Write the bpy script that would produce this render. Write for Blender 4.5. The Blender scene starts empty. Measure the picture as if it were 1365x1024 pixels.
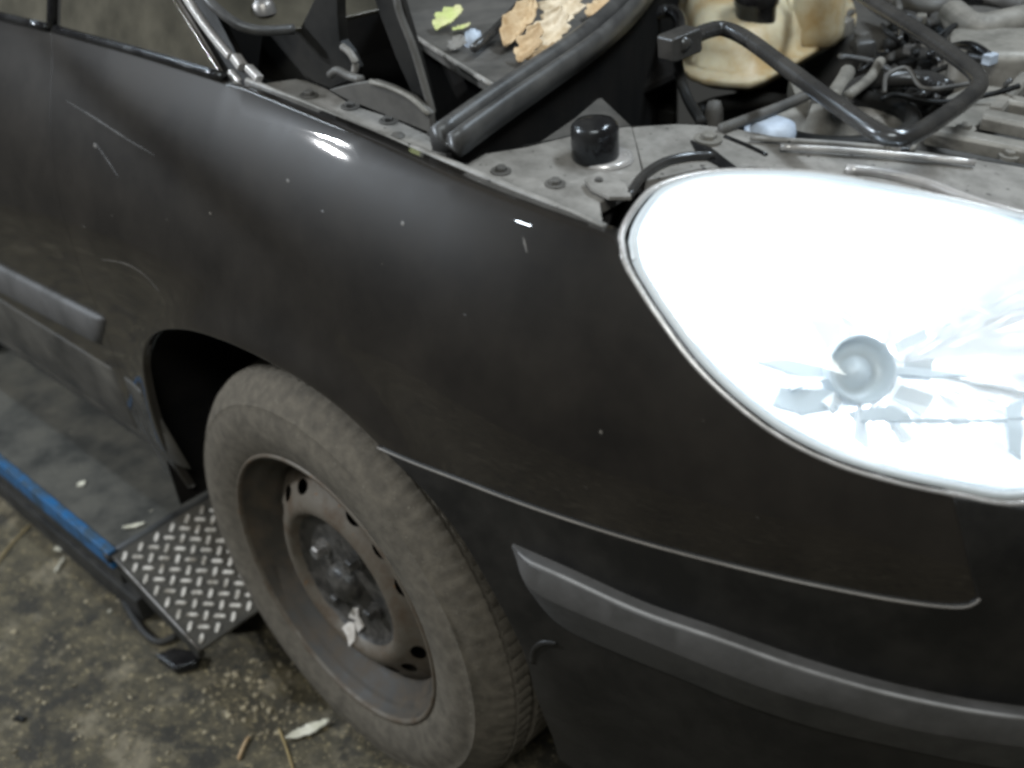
import bpy, bmesh, math, random
import numpy as np
from mathutils import Vector, Matrix
from mathutils.geometry import delaunay_2d_cdt

random.seed(7)
rng = np.random.default_rng(7)
sc = bpy.context.scene
col = sc.collection
PI = math.pi

# ------------------------------------------------------------------ camera
CAM = np.array([0.945, -0.537, 1.287])
_r = np.array([0.7313, 0.6780, -0.0742]); _f = np.array([-0.6010, 0.5889, -0.5404])
_f /= np.linalg.norm(_f); _r -= _f * (_r @ _f); _r /= np.linalg.norm(_r)
_u = np.cross(_r, _f)
FL = 1430.66                      # focal length in photo pixels (1365 wide)
cam_data = bpy.data.cameras.new('camera')
cam = bpy.data.objects.new('camera', cam_data); col.objects.link(cam)
cam.matrix_world = Matrix(((_r[0], _u[0], -_f[0], CAM[0]), (_r[1], _u[1], -_f[1], CAM[1]),
                           (_r[2], _u[2], -_f[2], CAM[2]), (0, 0, 0, 1)))
cam_data.sensor_width = 36; cam_data.sensor_fit = 'HORIZONTAL'; cam_data.lens = FL / 1365 * 36
cam_data.clip_start = 0.02; cam_data.clip_end = 100
cam_data.dof.use_dof = True; cam_data.dof.focus_distance = 1.12; cam_data.dof.aperture_fstop = 3.2
sc.camera = cam
sc.cycles.filter_width = 3.1

# ------------------------------------------------------------------ world, lamps, exposure
w = bpy.data.worlds.new('World'); sc.world = w; w.use_nodes = True
w.node_tree.nodes['Background'].inputs[0].default_value = (0.98, 1.0, 0.95, 1)
w.node_tree.nodes['Background'].inputs[1].default_value = 0.042
sc.view_settings.view_transform = 'Standard'; sc.view_settings.look = 'None'
sc.view_settings.exposure = 0; sc.view_settings.gamma = 1


def area(name, loc, target, sx, sy, power, color=(1, 1, 1)):
    l = bpy.data.lights.new(name, 'AREA'); l.shape = 'RECTANGLE'; l.size = sx; l.size_y = sy
    l.energy = power; l.color = color
    o = bpy.data.objects.new(name, l); col.objects.link(o); o.location = loc
    o.rotation_euler = (Vector(target) - Vector(loc)).to_track_quat('-Z', 'Y').to_euler()
    return o


# workshop wall and ceiling lamps (out of frame), one added over the bay
area('wall_flood_lamp', (-2.02, -1.61, 2.23), (0.1, 0.0, 0.6), 0.07, 0.028, 42, (0.97, 0.985, 1.0))
area('wall_flood_lamp', (-2.02, -1.69, 2.10), (0.1, 0.0, 0.6), 0.065, 0.026, 37, (0.97, 0.985, 1.0))
area('wall_spot_lamp', (-0.83, -1.92, 2.8), (0.36, 0.1, 0.9), 0.16, 0.05, 5, (0.80, 0.91, 1))
area('overhead_lamp', (-2.35, -0.25, 2.8), (-2.35, -0.25, 0), 1.5, 0.10, 30, (0.80, 0.91, 1)).rotation_euler = (0, 0, 0)
area('overhead_lamp', (1.0, 1.2, 2.9), (0.4, 0.4, 0.9), 1.4, 0.25, 46, (0.90, 0.96, 1))  # unseen lamp added to brighten the bay in place of headlight flare
area('overhead_lamp', (1.55, -1.45, 3.0), (0.3, -0.2, 0.3), 1.3, 0.5, 50, (1, 0.975, 0.90))

# ------------------------------------------------------------------ pixel rays
def ray(px, py):
    return _f + _r * ((px - 682.5) / FL) - _u * ((py - 512) / FL)


def on(px, py, ax, val):
    d = ray(px, py); k = (val - CAM[ax]) / d[ax]
    return CAM + k * d


def onp(px, py, p0, n):
    d = ray(px, py); n = np.asarray(n, float)
    k = ((np.asarray(p0, float) - CAM) @ n) / (d @ n)
    return CAM + k * d


RAILN = np.array([0.11, 0.0, 1.0])


def rail(px, py, dz=0.0):
    """pixel -> the gently falling plane of the engine-bay rail"""
    return onp(px, py, (0, 0, 0.929 + dz), RAILN)


# ------------------------------------------------------------------ material helpers
def new_mat(name):
    m = bpy.data.materials.new(name); m.use_nodes = True
    nt = m.node_tree
    return m, nt, nt.nodes['Principled BSDF']


def node(nt, typ, **kw):
    n = nt.nodes.new(typ)
    for k, v in kw.items():
        if k in n.inputs.keys():
            n.inputs[k].default_value = v
        else:
            setattr(n, k, v)
    return n


def ramp(nt, src, stops):
    r = nt.nodes.new('ShaderNodeValToRGB')
    el = r.color_ramp.elements
    while len(el) > 1: el.remove(el[-1])
    el[0].position, el[0].color = stops[0][0], stops[0][1]
    for p, c in stops[1:]:
        e = el.new(p); e.color = c
    nt.links.new(src, r.inputs[0])
    return r


def g(v): return (v, v, v, 1)


def mixc(nt, fac, a, b):
    n = nt.nodes.new('ShaderNodeMix'); n.data_type = 'RGBA'
    for s, v in ((0, fac), (6, a), (7, b)):
        if isinstance(v, (float, int)): n.inputs[s].default_value = v
        elif isinstance(v, tuple): n.inputs[s].default_value = v
        else: nt.links.new(v, n.inputs[s])
    return n.outputs[2]


def grimy(name, base, dirt, rough=0.55, rough2=0.85, metal=0.0, scale=18.0, amount=(0.4, 0.7),
          bump=0.15, bscale=140.0, spec=0.5, speck=None, speck_scale=260.0, speck_at=0.72, coat=0.0):
    m, nt, b = new_mat(name)
    tc = node(nt, 'ShaderNodeTexCoord')
    geo = node(nt, 'ShaderNodeNewGeometry')
    n1 = node(nt, 'ShaderNodeTexNoise', Scale=scale, Detail=7.0, Roughness=0.62)
    nt.links.new(geo.outputs['Position'], n1.inputs['Vector'])
    f = ramp(nt, n1.outputs['Fac'], [(amount[0], g(0)), (amount[1], g(1))])
    c = mixc(nt, f.outputs[0], (*base, 1), (*dirt, 1))
    if speck:
        n3 = node(nt, 'ShaderNodeTexNoise', Scale=speck_scale, Detail=2.0, Roughness=0.5)
        nt.links.new(geo.outputs['Position'], n3.inputs['Vector'])
        f3 = ramp(nt, n3.outputs['Fac'], [(speck_at, g(0)), (speck_at + 0.05, g(1))])
        c = mixc(nt, f3.outputs[0], c, (*speck, 1))
    nt.links.new(c, b.inputs['Base Color'])
    rr = ramp(nt, n1.outputs['Fac'], [(amount[0], g(rough)), (amount[1], g(rough2))])
    nt.links.new(rr.outputs[0], b.inputs['Roughness'])
    b.inputs['Metallic'].default_value = metal
    b.inputs['Specular IOR Level'].default_value = spec
    b.inputs['Coat Weight'].default_value = coat
    b.inputs['Coat Roughness'].default_value = 0.03
    b.inputs['Specular Tint'].default_value = (0.78, 0.89, 1.0, 1)
    if bump:
        n2 = node(nt, 'ShaderNodeTexNoise', Scale=bscale, Detail=4.0, Roughness=0.6)
        nt.links.new(geo.outputs['Position'], n2.inputs['Vector'])
        bp = node(nt, 'ShaderNodeBump', Strength=bump, Distance=0.002)
        nt.links.new(n2.outputs['Fac'], bp.inputs['Height'])
        nt.links.new(bp.outputs[0], b.inputs['Normal'])
    return m


M = {}
M['paint'] = grimy('black_paint', (0.0115, 0.0102, 0.0090), (0.024, 0.0210, 0.0175), 0.40, 0.47, scale=9, amount=(0.3, 0.75),
                   bump=0.004, bscale=420, spec=0.14, speck=(0.20, 0.19, 0.17), speck_scale=105, speck_at=0.79, coat=0.9)
M['plastic'] = grimy('black_plastic', (0.011, 0.0105, 0.010), (0.024, 0.0225, 0.020), 0.42, 0.6, scale=14, bump=0.12, bscale=500, spec=0.3)
M['dark_plastic'] = grimy('bay_plastic', (0.007, 0.007, 0.0065), (0.020, 0.0185, 0.016), 0.5, 0.8, spec=0.25, scale=12, bump=0.1)
M['liner'] = grimy('wheel_liner', (0.006, 0.006, 0.006), (0.012, 0.011, 0.010), 0.9, 0.95, scale=10, bump=0.2, spec=0.1)
M['strip'] = grimy('grey_rub_strip', (0.085, 0.085, 0.086), (0.050, 0.049, 0.047), 0.55, 0.75, scale=16, amount=(0.4, 0.66), bump=0.1, bscale=600)
M['edge'] = grimy('edge_highlight', (0.20, 0.19, 0.175), (0.10, 0.095, 0.088), 0.3, 0.5, scale=18, bump=0.05)  # pale colour stands in for highlights along bumper seam and fender crest
M['scuff'] = grimy('scratched_primer', (0.12, 0.112, 0.10), (0.04, 0.037, 0.033), 0.5, 0.7, scale=70, bump=0)
M['scuff_glint_dim'] = grimy('faint_scratch_glint', (0.045, 0.041, 0.036), (0.018, 0.017, 0.015), 0.5, 0.7, scale=70, bump=0)
M['pale_edge'] = grimy('strip_edge_highlight', (0.27, 0.275, 0.28), (0.15, 0.15, 0.15), 0.55, 0.7, scale=25, bump=0.05)  # pale colour stands in for light on the strip's top ledge
M['sill'] = grimy('dusty_sill', (0.020, 0.019, 0.017), (0.075, 0.070, 0.058), 0.5, 0.85, scale=9, amount=(0.35, 0.7), bump=0.1)
M['rail'] = grimy('dusty_grey_rail', (0.27, 0.268, 0.258), (0.125, 0.122, 0.112), 0.42, 0.62, scale=34, amount=(0.38, 0.72), bump=0.12,
                  speck=(0.04, 0.038, 0.034), speck_scale=120, speck_at=0.69)
M['rail_dark'] = grimy('dark_grey_panel', (0.10, 0.098, 0.092), (0.055, 0.053, 0.049), 0.55, 0.75, scale=24, bump=0.12)
M['steel'] = grimy('worn_steel', (0.34, 0.34, 0.34), (0.14, 0.13, 0.115), 0.34, 0.6, metal=0.75, scale=40, bump=0.1)
M['tube'] = grimy('black_tube', (0.030, 0.030, 0.030), (0.055, 0.053, 0.049), 0.18, 0.36, scale=14, bump=0.05, spec=0.7)
M['rubber'] = grimy('rubber_seal', (0.045, 0.046, 0.047), (0.095, 0.095, 0.092), 0.32, 0.55, scale=30, amount=(0.35, 0.75), bump=0.06)
M['rubber_black'] = grimy('glossy_rubber', (0.010, 0.010, 0.011), (0.025, 0.025, 0.025), 0.14, 0.3, scale=30, bump=0.02)
M['tyre'] = grimy('dusty_tyre', (0.070, 0.064, 0.053), (0.148, 0.135, 0.111), 0.8, 0.92, scale=60, amount=(0.3, 0.75), bump=0.5, bscale=420, spec=0.25,
                  speck=(0.22, 0.21, 0.18), speck_scale=330, speck_at=0.70)
M['rim'] = grimy('rusty_steel_wheel', (0.108, 0.096, 0.078), (0.070, 0.049, 0.030), 0.55, 0.8, metal=0.15, scale=30, amount=(0.42, 0.68), bump=0.2, bscale=200,
                 speck=(0.13, 0.075, 0.035), speck_scale=95, speck_at=0.69)
M['barrel'] = grimy('dusty_shaded_steel', (0.036, 0.032, 0.026), (0.072, 0.056, 0.038), 0.6, 0.85, scale=26, amount=(0.4, 0.7), bump=0.2, bscale=200)  # recess shade mixed into the brown brake-dust colour
M['hub'] = grimy('greasy_hub', (0.030, 0.029, 0.027), (0.085, 0.080, 0.072), 0.4, 0.7, metal=0.2, scale=60, bump=0.4, bscale=120)
M['flake'] = grimy('pale_flake', (0.55, 0.54, 0.52), (0.38, 0.36, 0.33), 0.7, 0.8, scale=60, bump=0.1)
M['tank'] = grimy('yellowed_plastic', (0.54, 0.51, 0.38), (0.38, 0.27, 0.12), 0.38, 0.55, scale=13, amount=(0.42, 0.66), bump=0.03)
_b = M['tank'].node_tree.nodes['Principled BSDF']
_b.inputs['Subsurface Weight'].default_value = 0.25; _b.inputs['Subsurface Radius'].default_value = (0.02, 0.015, 0.008)
M['greycast'] = grimy('dull_aluminium', (0.25, 0.245, 0.225), (0.10, 0.097, 0.085), 0.5, 0.7, metal=0.2, scale=26, bump=0.2)
M['blue_cap'] = grimy('pale_blue_plastic', (0.50, 0.60, 0.74), (0.36, 0.42, 0.50), 0.4, 0.6, scale=30, bump=0.05)
M['trim'] = grimy('satin_trim', (0.50, 0.50, 0.50), (0.26, 0.255, 0.25), 0.18, 0.4, metal=0.25, spec=0.8, scale=30, amount=(0.4, 0.8), bump=0.02)
M['deck'] = grimy('grimy_deck', (0.070, 0.067, 0.055), (0.021, 0.0205, 0.0165), 0.6, 0.85, scale=11, amount=(0.40, 0.64), bump=0.25, bscale=120,
                  speck=(0.26, 0.25, 0.2), speck_scale=75, speck_at=0.74)
M['blue'] = grimy('worn_blue_paint', (0.012, 0.10, 0.26), (0.022, 0.05, 0.085), 0.35, 0.6, scale=32, amount=(0.42, 0.62), bump=0.15,
                  speck=(0.10, 0.12, 0.14), speck_scale=90, speck_at=0.7)
M['plate'] = grimy('oily_tread_plate', (0.085, 0.080, 0.068), (0.035, 0.032, 0.026), 0.38, 0.65, metal=0.35, scale=34, bump=0.3, bscale=200)
M['bar'] = grimy('worn_tread_bar', (0.80, 0.79, 0.75), (0.26, 0.24, 0.20), 0.25, 0.55, metal=0.2, scale=42, amount=(0.42, 0.62), bump=0.1)
M['black_steel'] = grimy('black_steel', (0.014, 0.014, 0.014), (0.04, 0.038, 0.033), 0.5, 0.8, scale=20, bump=0.15)


def leafmat(name, a, b2):
    m = grimy(name, a, b2, 0.7, 0.85, scale=45, amount=(0.4, 0.66), bump=0.2, bscale=180)
    return m


M['leaf_tan'] = leafmat('dry_leaf_tan', (0.56, 0.44, 0.28), (0.36, 0.24, 0.12))
M['leaf_pale'] = leafmat('dry_leaf_pale', (0.66, 0.59, 0.46), (0.44, 0.35, 0.22))
M['leaf_green'] = leafmat('fading_green_leaf', (0.48, 0.56, 0.22), (0.62, 0.60, 0.38))
M['leaf_white'] = leafmat('bleached_leaf', (0.66, 0.66, 0.58), (0.45, 0.45, 0.36))
M['straw'] = leafmat('straw', (0.38, 0.30, 0.14), (0.25, 0.19, 0.09))
M['crumb'] = grimy('crumbs', (0.36, 0.32, 0.22), (0.12, 0.11, 0.085), 0.8, 0.9, scale=30, bump=0)

# glass: dark side glass, clear headlight glass
m, nt, b = new_mat('dusty_side_glass')
geo = node(nt, 'ShaderNodeNewGeometry'); n1 = node(nt, 'ShaderNodeTexNoise', Scale=14.0, Detail=5.0)
nt.links.new(geo.outputs['Position'], n1.inputs['Vector'])
cr = ramp(nt, n1.outputs['Fac'], [(0.35, (0.04, 0.039, 0.032, 1)), (0.7, (0.10, 0.095, 0.076, 1))])
nt.links.new(cr.outputs[0], b.inputs['Base Color']); b.inputs['Roughness'].default_value = 0.12
M['side_glass'] = m
m, nt, b = new_mat('headlight_glass')
out = nt.nodes['Material Output']; tr = node(nt, 'ShaderNodeBsdfTransparent'); gl = node(nt, 'ShaderNodeBsdfGlossy', Roughness=0.03)
tr.inputs[0].default_value = (0.95, 0.98, 1, 1)
fr = node(nt, 'ShaderNodeFresnel', IOR=1.45); mx = node(nt, 'ShaderNodeMixShader')
nt.links.new(fr.outputs[0], mx.inputs[0]); nt.links.new(tr.outputs[0], mx.inputs[1]); nt.links.new(gl.outputs[0], mx.inputs[2])
nt.links.new(mx.outputs[0], out.inputs[0]); M['lens'] = m
m, nt, b = new_mat('headlight_reflector')
b.inputs['Base Color'].default_value = (0.86, 0.88, 0.9, 1); b.inputs['Roughness'].default_value = 0.22; b.inputs['Metallic'].default_value = 0.45
M['reflector'] = m
m, nt, b = new_mat('facet_chrome')
b.inputs['Base Color'].default_value = (0.84, 0.88, 0.91, 1); b.inputs['Roughness'].default_value = 0.45; b.inputs['Metallic'].default_value = 0.1
M['chrome'] = m
m, nt, b = new_mat('headlight_inner_grey')
b.inputs['Base Color'].default_value = (0.52, 0.58, 0.62, 1); b.inputs['Roughness'].default_value = 0.35
M['inner_grey'] = m
m, nt, b = new_mat('lit_bulb')
b.inputs['Emission Color'].default_value = (0.9, 0.95, 1, 1); b.inputs['Emission Strength'].default_value = 14
M['bulb'] = m

# concrete floor
m, nt, b = new_mat('dirty_concrete')
geo = node(nt, 'ShaderNodeNewGeometry')
def nz(scale, detail=6.0, rough=0.6):
    n = node(nt, 'ShaderNodeTexNoise', Scale=scale, Detail=detail, Roughness=rough)
    nt.links.new(geo.outputs['Position'], n.inputs['Vector']); return n.outputs['Fac']
a1 = ramp(nt, nz(5.0, 8), [(0.32, (0.022, 0.0205, 0.0135, 1)), (0.5, (0.037, 0.034, 0.022, 1)), (0.7, (0.068, 0.061, 0.039, 1))])
a2 = ramp(nt, nz(38.0, 6, 0.7), [(0.45, g(0)), (0.68, g(1))])
c1 = mixc(nt, a2.outputs[0], a1.outputs[0], (0.098, 0.085, 0.050, 1))
a3 = ramp(nt, nz(11.0, 7, 0.65), [(0.54, g(0)), (0.66, g(0.95))])
c2 = mixc(nt, a3.outputs[0], c1, (0.165, 0.148, 0.105, 1))
a4 = ramp(nt, nz(150.0, 3, 0.6), [(0.61, g(0)), (0.69, g(0.9))])
c3 = mixc(nt, a4.outputs[0], c2, (0.34, 0.29, 0.17, 1))
a5 = ramp(nt, nz(16.0, 5, 0.6), [(0.55, g(0)), (0.62, g(0.85))])
c4 = mixc(nt, a5.outputs[0], c3, (0.014, 0.014, 0.011, 1))
nt.links.new(c4, b.inputs['Base Color']); b.inputs['Roughness'].default_value = 0.75
bp = node(nt, 'ShaderNodeBump', Strength=0.6, Distance=0.004)
nt.links.new(nz(60.0, 8, 0.7), bp.inputs['Height']); nt.links.new(bp.outputs[0], b.inputs['Normal'])
M['floor'] = m


# ------------------------------------------------------------------ mesh helpers
def link(name, verts, faces, mat, parent=None, smooth=True, normals=None, bevel=0.0, solid=0.0, subsurf=0):
    me = bpy.data.meshes.new(name)
    me.from_pydata([tuple(map(float, v)) for v in verts], [], [tuple(map(int, f)) for f in faces])
    me.update()
    if normals is None:
        bm = bmesh.new(); bm.from_mesh(me); bmesh.ops.recalc_face_normals(bm, faces=bm.faces[:])
        bm.to_mesh(me); bm.free()
    me.materials.append(M[mat])
    me.polygons.foreach_set('use_smooth', [smooth] * len(me.polygons))
    if normals is not None:
        me.normals_split_custom_set_from_vertices([tuple(n) for n in normals])
    o = bpy.data.objects.new(name, me); col.objects.link(o)
    if parent: o.parent = parent
    if solid:
        md = o.modifiers.new('solid', 'SOLIDIFY'); md.thickness = solid; md.offset = 0
    if bevel:
        md = o.modifiers.new('bevel', 'BEVEL'); md.width = bevel; md.segments = 2; md.limit_method = 'ANGLE'; md.angle_limit = 0.6
        md.harden_normals = True
    if subsurf:
        md = o.modifiers.new('sub', 'SUBSURF'); md.levels = subsurf; md.render_levels = subsurf
    return o


def empty(name, loc=(0, 0, 0), parent=None):
    o = bpy.data.objects.new(name, None); col.objects.link(o); o.location = loc; o.empty_display_size = 0.05
    if parent: o.parent = parent
    return o


def tag(o, label, cat, group=None, kind=None):
    if label: o['label'] = label
    if cat: o['category'] = cat
    if group: o['group'] = group
    if kind: o['kind'] = kind
    return o


def smooth_path(pts, n):
    """Catmull-Rom through pts, n samples"""
    P = np.asarray(pts, float); k = len(P)
    d = np.r_[0, np.cumsum(np.linalg.norm(np.diff(P, axis=0), axis=1))]
    out = []
    for t in np.linspace(0, d[-1], n):
        i = min(max(np.searchsorted(d, t) - 1, 0), k - 2)
        u = (t - d[i]) / max(d[i + 1] - d[i], 1e-9)
        m0 = (P[i + 1] - P[max(i - 1, 0)]) / max(d[i + 1] - d[max(i - 1, 0)], 1e-9) * (d[i + 1] - d[i])
        m1 = (P[min(i + 2, k - 1)] - P[i]) / max(d[min(i + 2, k - 1)] - d[i], 1e-9) * (d[i + 1] - d[i])
        h = (2*u**3-3*u**2+1, u**3-2*u**2+u, -2*u**3+3*u**2, u**3-u**2)
        out.append(h[0]*P[i] + h[1]*m0 + h[2]*P[i + 1] + h[3]*m1)
    return np.array(out)


def sweep(path, prof, up=(0, 0, 1), closed_prof=True, scale=None, cap=True):
    """sweep a 2D profile (side, up) along a path"""
    path = np.asarray(path, float); n = len(path); k = len(prof)
    V, F = [], []
    for i in range(n):
        t = path[min(i + 1, n - 1)] - path[max(i - 1, 0)]; t /= np.linalg.norm(t) + 1e-12
        s = np.cross(t, up); s /= np.linalg.norm(s) + 1e-12
        u2 = np.cross(s, t)
        sc_ = 1 if scale is None else scale[i]
        for a, b_ in prof: V.append(path[i] + sc_ * (a * s + b_ * u2))
    m_ = k if closed_prof else k - 1
    for i in range(n - 1):
        for j in range(m_):
            j2 = (j + 1) % k
            F.append((i*k + j, i*k + j2, (i + 1)*k + j2, (i + 1)*k + j))
    if cap and closed_prof:
        F.append(tuple(range(k))[::-1]); F.append(tuple((n - 1)*k + j for j in range(k)))
    return V, F


def circle_prof(r, k=10, ry=None):
    ry = r if ry is None else ry
    return [(r * math.cos(2*PI*i/k), ry * math.sin(2*PI*i/k)) for i in range(k)]


def tube(name, pts, r, mat, parent, n=24, k=10, up=(0, 0, 1), smooth_it=True, scale=None):
    P = smooth_path(pts, n) if smooth_it else np.asarray(pts, float)
    V, F = sweep(P, circle_prof(r, k), up, scale=scale)
    return link(name, V, F, mat, parent)


def round_path(pts, rad, k=6):
    """polyline with filleted corners"""
    P = [np.asarray(p, float) for p in pts]; out = [P[0]]
    for i in range(1, len(P) - 1):
        a = P[i - 1] - P[i]; b_ = P[i + 1] - P[i]
        la, lb = np.linalg.norm(a), np.linalg.norm(b_)
        r = min(rad, 0.48 * la, 0.48 * lb)
        A = P[i] + a / la * r; B = P[i] + b_ / lb * r
        for t in np.linspace(0, 1, k):
            out.append((1 - t)**2 * A + 2*t*(1 - t) * P[i] + t*t * B)
    out.append(P[-1])
    return np.array(out)


def in_poly(p, poly):
    x, y = p; ins = False; n = len(poly)
    for i in range(n):
        x1, y1 = poly[i]; x2, y2 = poly[i - 1]
        if (y1 > y) != (y2 > y) and x < (x2 - x1) * (y - y1) / (y2 - y1) + x1: ins = not ins
    return ins


def densify(poly, h):
    out = []
    for i in range(len(poly)):
        a = np.asarray(poly[i], float); b_ = np.asarray(poly[(i + 1) % len(poly)], float)
        k = max(1, int(np.ceil(np.linalg.norm(b_ - a) / h)))
        for j in range(k): out.append(a + (b_ - a) * j / k)
    return np.array(out)


def fill2d(poly, h, holes=()):
    """triangulate polygon (dense boundary) with interior grid; returns verts2d, tris, nboundary"""
    poly = np.asarray(poly)
    A = 0.5 * np.sum(poly[:, 0] * np.roll(poly[:, 1], -1) - np.roll(poly[:, 0], -1) * poly[:, 1])
    if A < 0: poly = poly[::-1]
    pts = [Vector(p) for p in poly]; nb = len(pts)
    edges = [(i, (i + 1) % nb) for i in range(nb)]
    for hl in holes:
        k0 = len(pts); pts += [Vector(p) for p in hl]
        edges += [(k0 + i, k0 + (i + 1) % len(hl)) for i in range(len(hl))]
    lo, hi = poly.min(0), poly.max(0)
    xs = np.arange(lo[0] + h / 2, hi[0], h); ys = np.arange(lo[1] + h / 2, hi[1], h)
    bnd = np.vstack([poly] + [np.asarray(q) for q in holes])
    for x in xs:
        for y in ys:
            if np.min((bnd[:, 0] - x)**2 + (bnd[:, 1] - y)**2) < (0.45 * h)**2: continue
            if in_poly((x, y), poly) and not any(in_poly((x, y), q) for q in holes): pts.append(Vector((x, y)))
    v, e, f, ov, oe, of = delaunay_2d_cdt(pts, edges, [], 0, 1e-7, True)
    V = np.array([tuple(q) for q in v])
    T = []
    for t in f:
        c = V[list(t)].mean(0)
        if in_poly(c, poly) and not any(in_poly(c, q) for q in holes): T.append(t)
    bmap = {}
    for i, src in enumerate(ov):
        for s_ in src: bmap[s_] = i
    return V, T, [bmap[i] for i in range(nb)]


def out_normals(poly):
    """outward 2D normals of a CCW polygon"""
    t = np.roll(poly, -1, 0) - np.roll(poly, 1, 0)
    n = np.c_[t[:, 1], -t[:, 0]]
    return n / (np.linalg.norm(n, axis=1)[:, None] + 1e-12)


# ------------------------------------------------------------------ the car's outer skin
# plan curve: straight flank, then an ellipse quarter round the front corner; x forward, y into the car
def plan(s):
    if s <= 0: return np.array([0.25 + s, 0.0]), np.array([0.0, 1.0])
    ph = s / 0.62
    if ph < PI / 2:
        t = np.array([0.72 * math.cos(ph), 0.53 * math.sin(ph)]); t /= np.linalg.norm(t)
        return np.array([0.25 + 0.72 * math.sin(ph), 0.53 * (1 - math.cos(ph))]), np.array([-t[1], t[0]])
    return np.array([0.97, 0.53 + (s - 0.62 * PI / 2) * 0.85]), np.array([-1.0, 0.0])


def crest(x):
    return np.interp(x, [-1.2, -.6, -.35, -.1, .13, .25, .36, .44, .6, .8, .97],
                     [.95, .955, .957, .950, .929, .914, .903, .893, .868, .825, .80])


def inset(s, z):
    (x, y), _n = plan(s)
    zc = crest(x); v = (z - 0.62) / (zc - 0.62); T = 0.0
    if v > 1: T = 0.09 + (v - 1) * (zc - 0.62) * 1.2
    elif v > 0: T = 0.088 * v**2.3 + 0.002 * v**10
    if z < 0.60: T += 0.022 * ((0.60 - z) / 0.3)**2
    r = math.sqrt(((x - 0.03) / 0.375)**2 + ((z - 0.36) / 0.315)**2)
    T -= 0.012 * math.exp(-((r - 1) / 0.13)**2) * min(1, max(0, (z - 0.3) / 0.1))
    # shallow scoop under the shoulder line, fading out towards the front
    if x < 0.15:
        wl = (0.868 - 0.24 * (x + 0.2)) - z
        k = min(1, max(0, (0.15 - x) / 0.2))
        T += k * 0.008 / (1 + math.exp(-wl / 0.010)) * math.exp(-(max(wl, 0) / 0.09)**2)
    return T


def S(s, z, off=0.0):
    (x, y), n = plan(s); T = inset(s, z) + off
    return np.array([x + n[0] * T, y + n[1] * T, z])


def Sn(s, z):
    e = 0.002
    a = S(s + e, z) - S(s - e, z); b_ = S(s, z + e) - S(s, z - e)
    n = np.cross(a, b_); n /= np.linalg.norm(n)
    return n


def to_sz(px, py, off=0.0):
    """pixel -> (s, z) on the skin"""
    d = ray(px, py); P = on(px, py, 1, 0.03)
    s, z = P[0] - 0.25, P[2]; k = np.linalg.norm(P - CAM) / np.linalg.norm(d)
    s = min(s, 0.6)
    for _ in range(40):
        q = S(s, z, off); F_ = q - (CAM + k * d); e = 1e-4
        J = np.c_[(S(s + e, z, off) - q) / e, (S(s, z + e, off) - q) / e, -d]
        dx = np.linalg.solve(J, -F_); m_ = max(1, np.max(np.abs(dx[:2])) / 0.06)
        s += dx[0] / m_; z += dx[1] / m_; k += dx[2] / m_
        s = min(max(s, -1.7), 1.3); z = min(max(z, 0.1), 1.2)
        if np.max(np.abs(dx)) < 1e-7: break
    return np.array([s, z])


def skin_panel(name, poly, mat, parent, off=0.0, h=0.016, lip=0.012, rnd=0.0022):
    """a body panel: a piece of the skin bounded by poly in (s,z), edges rolled inwards"""
    poly = densify(poly, h * 0.6)
    A = 0.5 * np.sum(poly[:, 0] * np.roll(poly[:, 1], -1) - np.roll(poly[:, 0], -1) * poly[:, 1])
    if A < 0: poly = poly[::-1]
    V2, T, B = fill2d(poly, h)
    V = [S(a, b_, off) for a, b_ in V2]; N = [Sn(a, b_) for a, b_ in V2]
    on_ = out_normals(poly); F = [tuple(t) for t in T]
    nb = len(poly); base = B
    for step, (o2, dep) in enumerate(((rnd * 0.7, rnd * 0.35), (rnd, rnd * 1.3), (rnd, lip))):
        ring = []
        for i in range(nb):
            a, b_ = poly[i] + on_[i] * o2
            ring.append(len(V)); V.append(S(a, b_, off + dep))
            e = 0.002
            q = (S(a + on_[i][0] * e, b_ + on_[i][1] * e, off) - S(a, b_, off)); q /= np.linalg.norm(q) + 1e-12
            nn = Sn(a, b_) * (0.6, 0.15, 0.0)[step] + q * (0.5, 1, 1)[step]
            N.append(nn / np.linalg.norm(nn))
        for i in range(nb):
            j = (i + 1) % nb
            F.append((base[i], ring[i], ring[j], base[j]))
        base = ring
    return link(name, V, F, mat, parent, normals=N)


def flat_panel(name, P3, mat, parent, thick=0.012, h=0.05, bevel=0.0015, n=None, wob=0.0):
    """planar polygon given by 3D points, extruded down its normal"""
    P3 = np.asarray(P3, float); c = P3.mean(0)
    if n is None:
        _, _, vh = np.linalg.svd(P3 - c); n = vh[2]
    n = np.asarray(n, float); n = n / np.linalg.norm(n)
    a = np.cross(n, (0.3, 0.7, 0.2)); a /= np.linalg.norm(a); b_ = np.cross(n, a)
    V = [p for p in P3] + [p - n * thick for p in P3]; k = len(P3)
    F = [tuple(range(k)), tuple(range(2*k - 1, k - 1, -1))] + [(i, (i + 1) % k, k + (i + 1) % k, k + i) for i in range(k)]
    return link(name, V, F, mat, parent, smooth=False, bevel=bevel)


def box(name, c, size, mat, parent, rot=None, bevel=0.003):
    hx, hy, hz = [q / 2 for q in size]
    V = [Vector((a, b_, d)) for a in (-hx, hx) for b_ in (-hy, hy) for d in (-hz, hz)]
    R = rot if rot is not None else Matrix.Identity(3)
    V = [R @ v + Vector(c) for v in V]
    F = [(0, 1, 3, 2), (4, 6, 7, 5), (0, 4, 5, 1), (2, 3, 7, 6), (0, 2, 6, 4), (1, 5, 7, 3)]
    return link(name, V, F, mat, parent, smooth=False, bevel=bevel)


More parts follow.
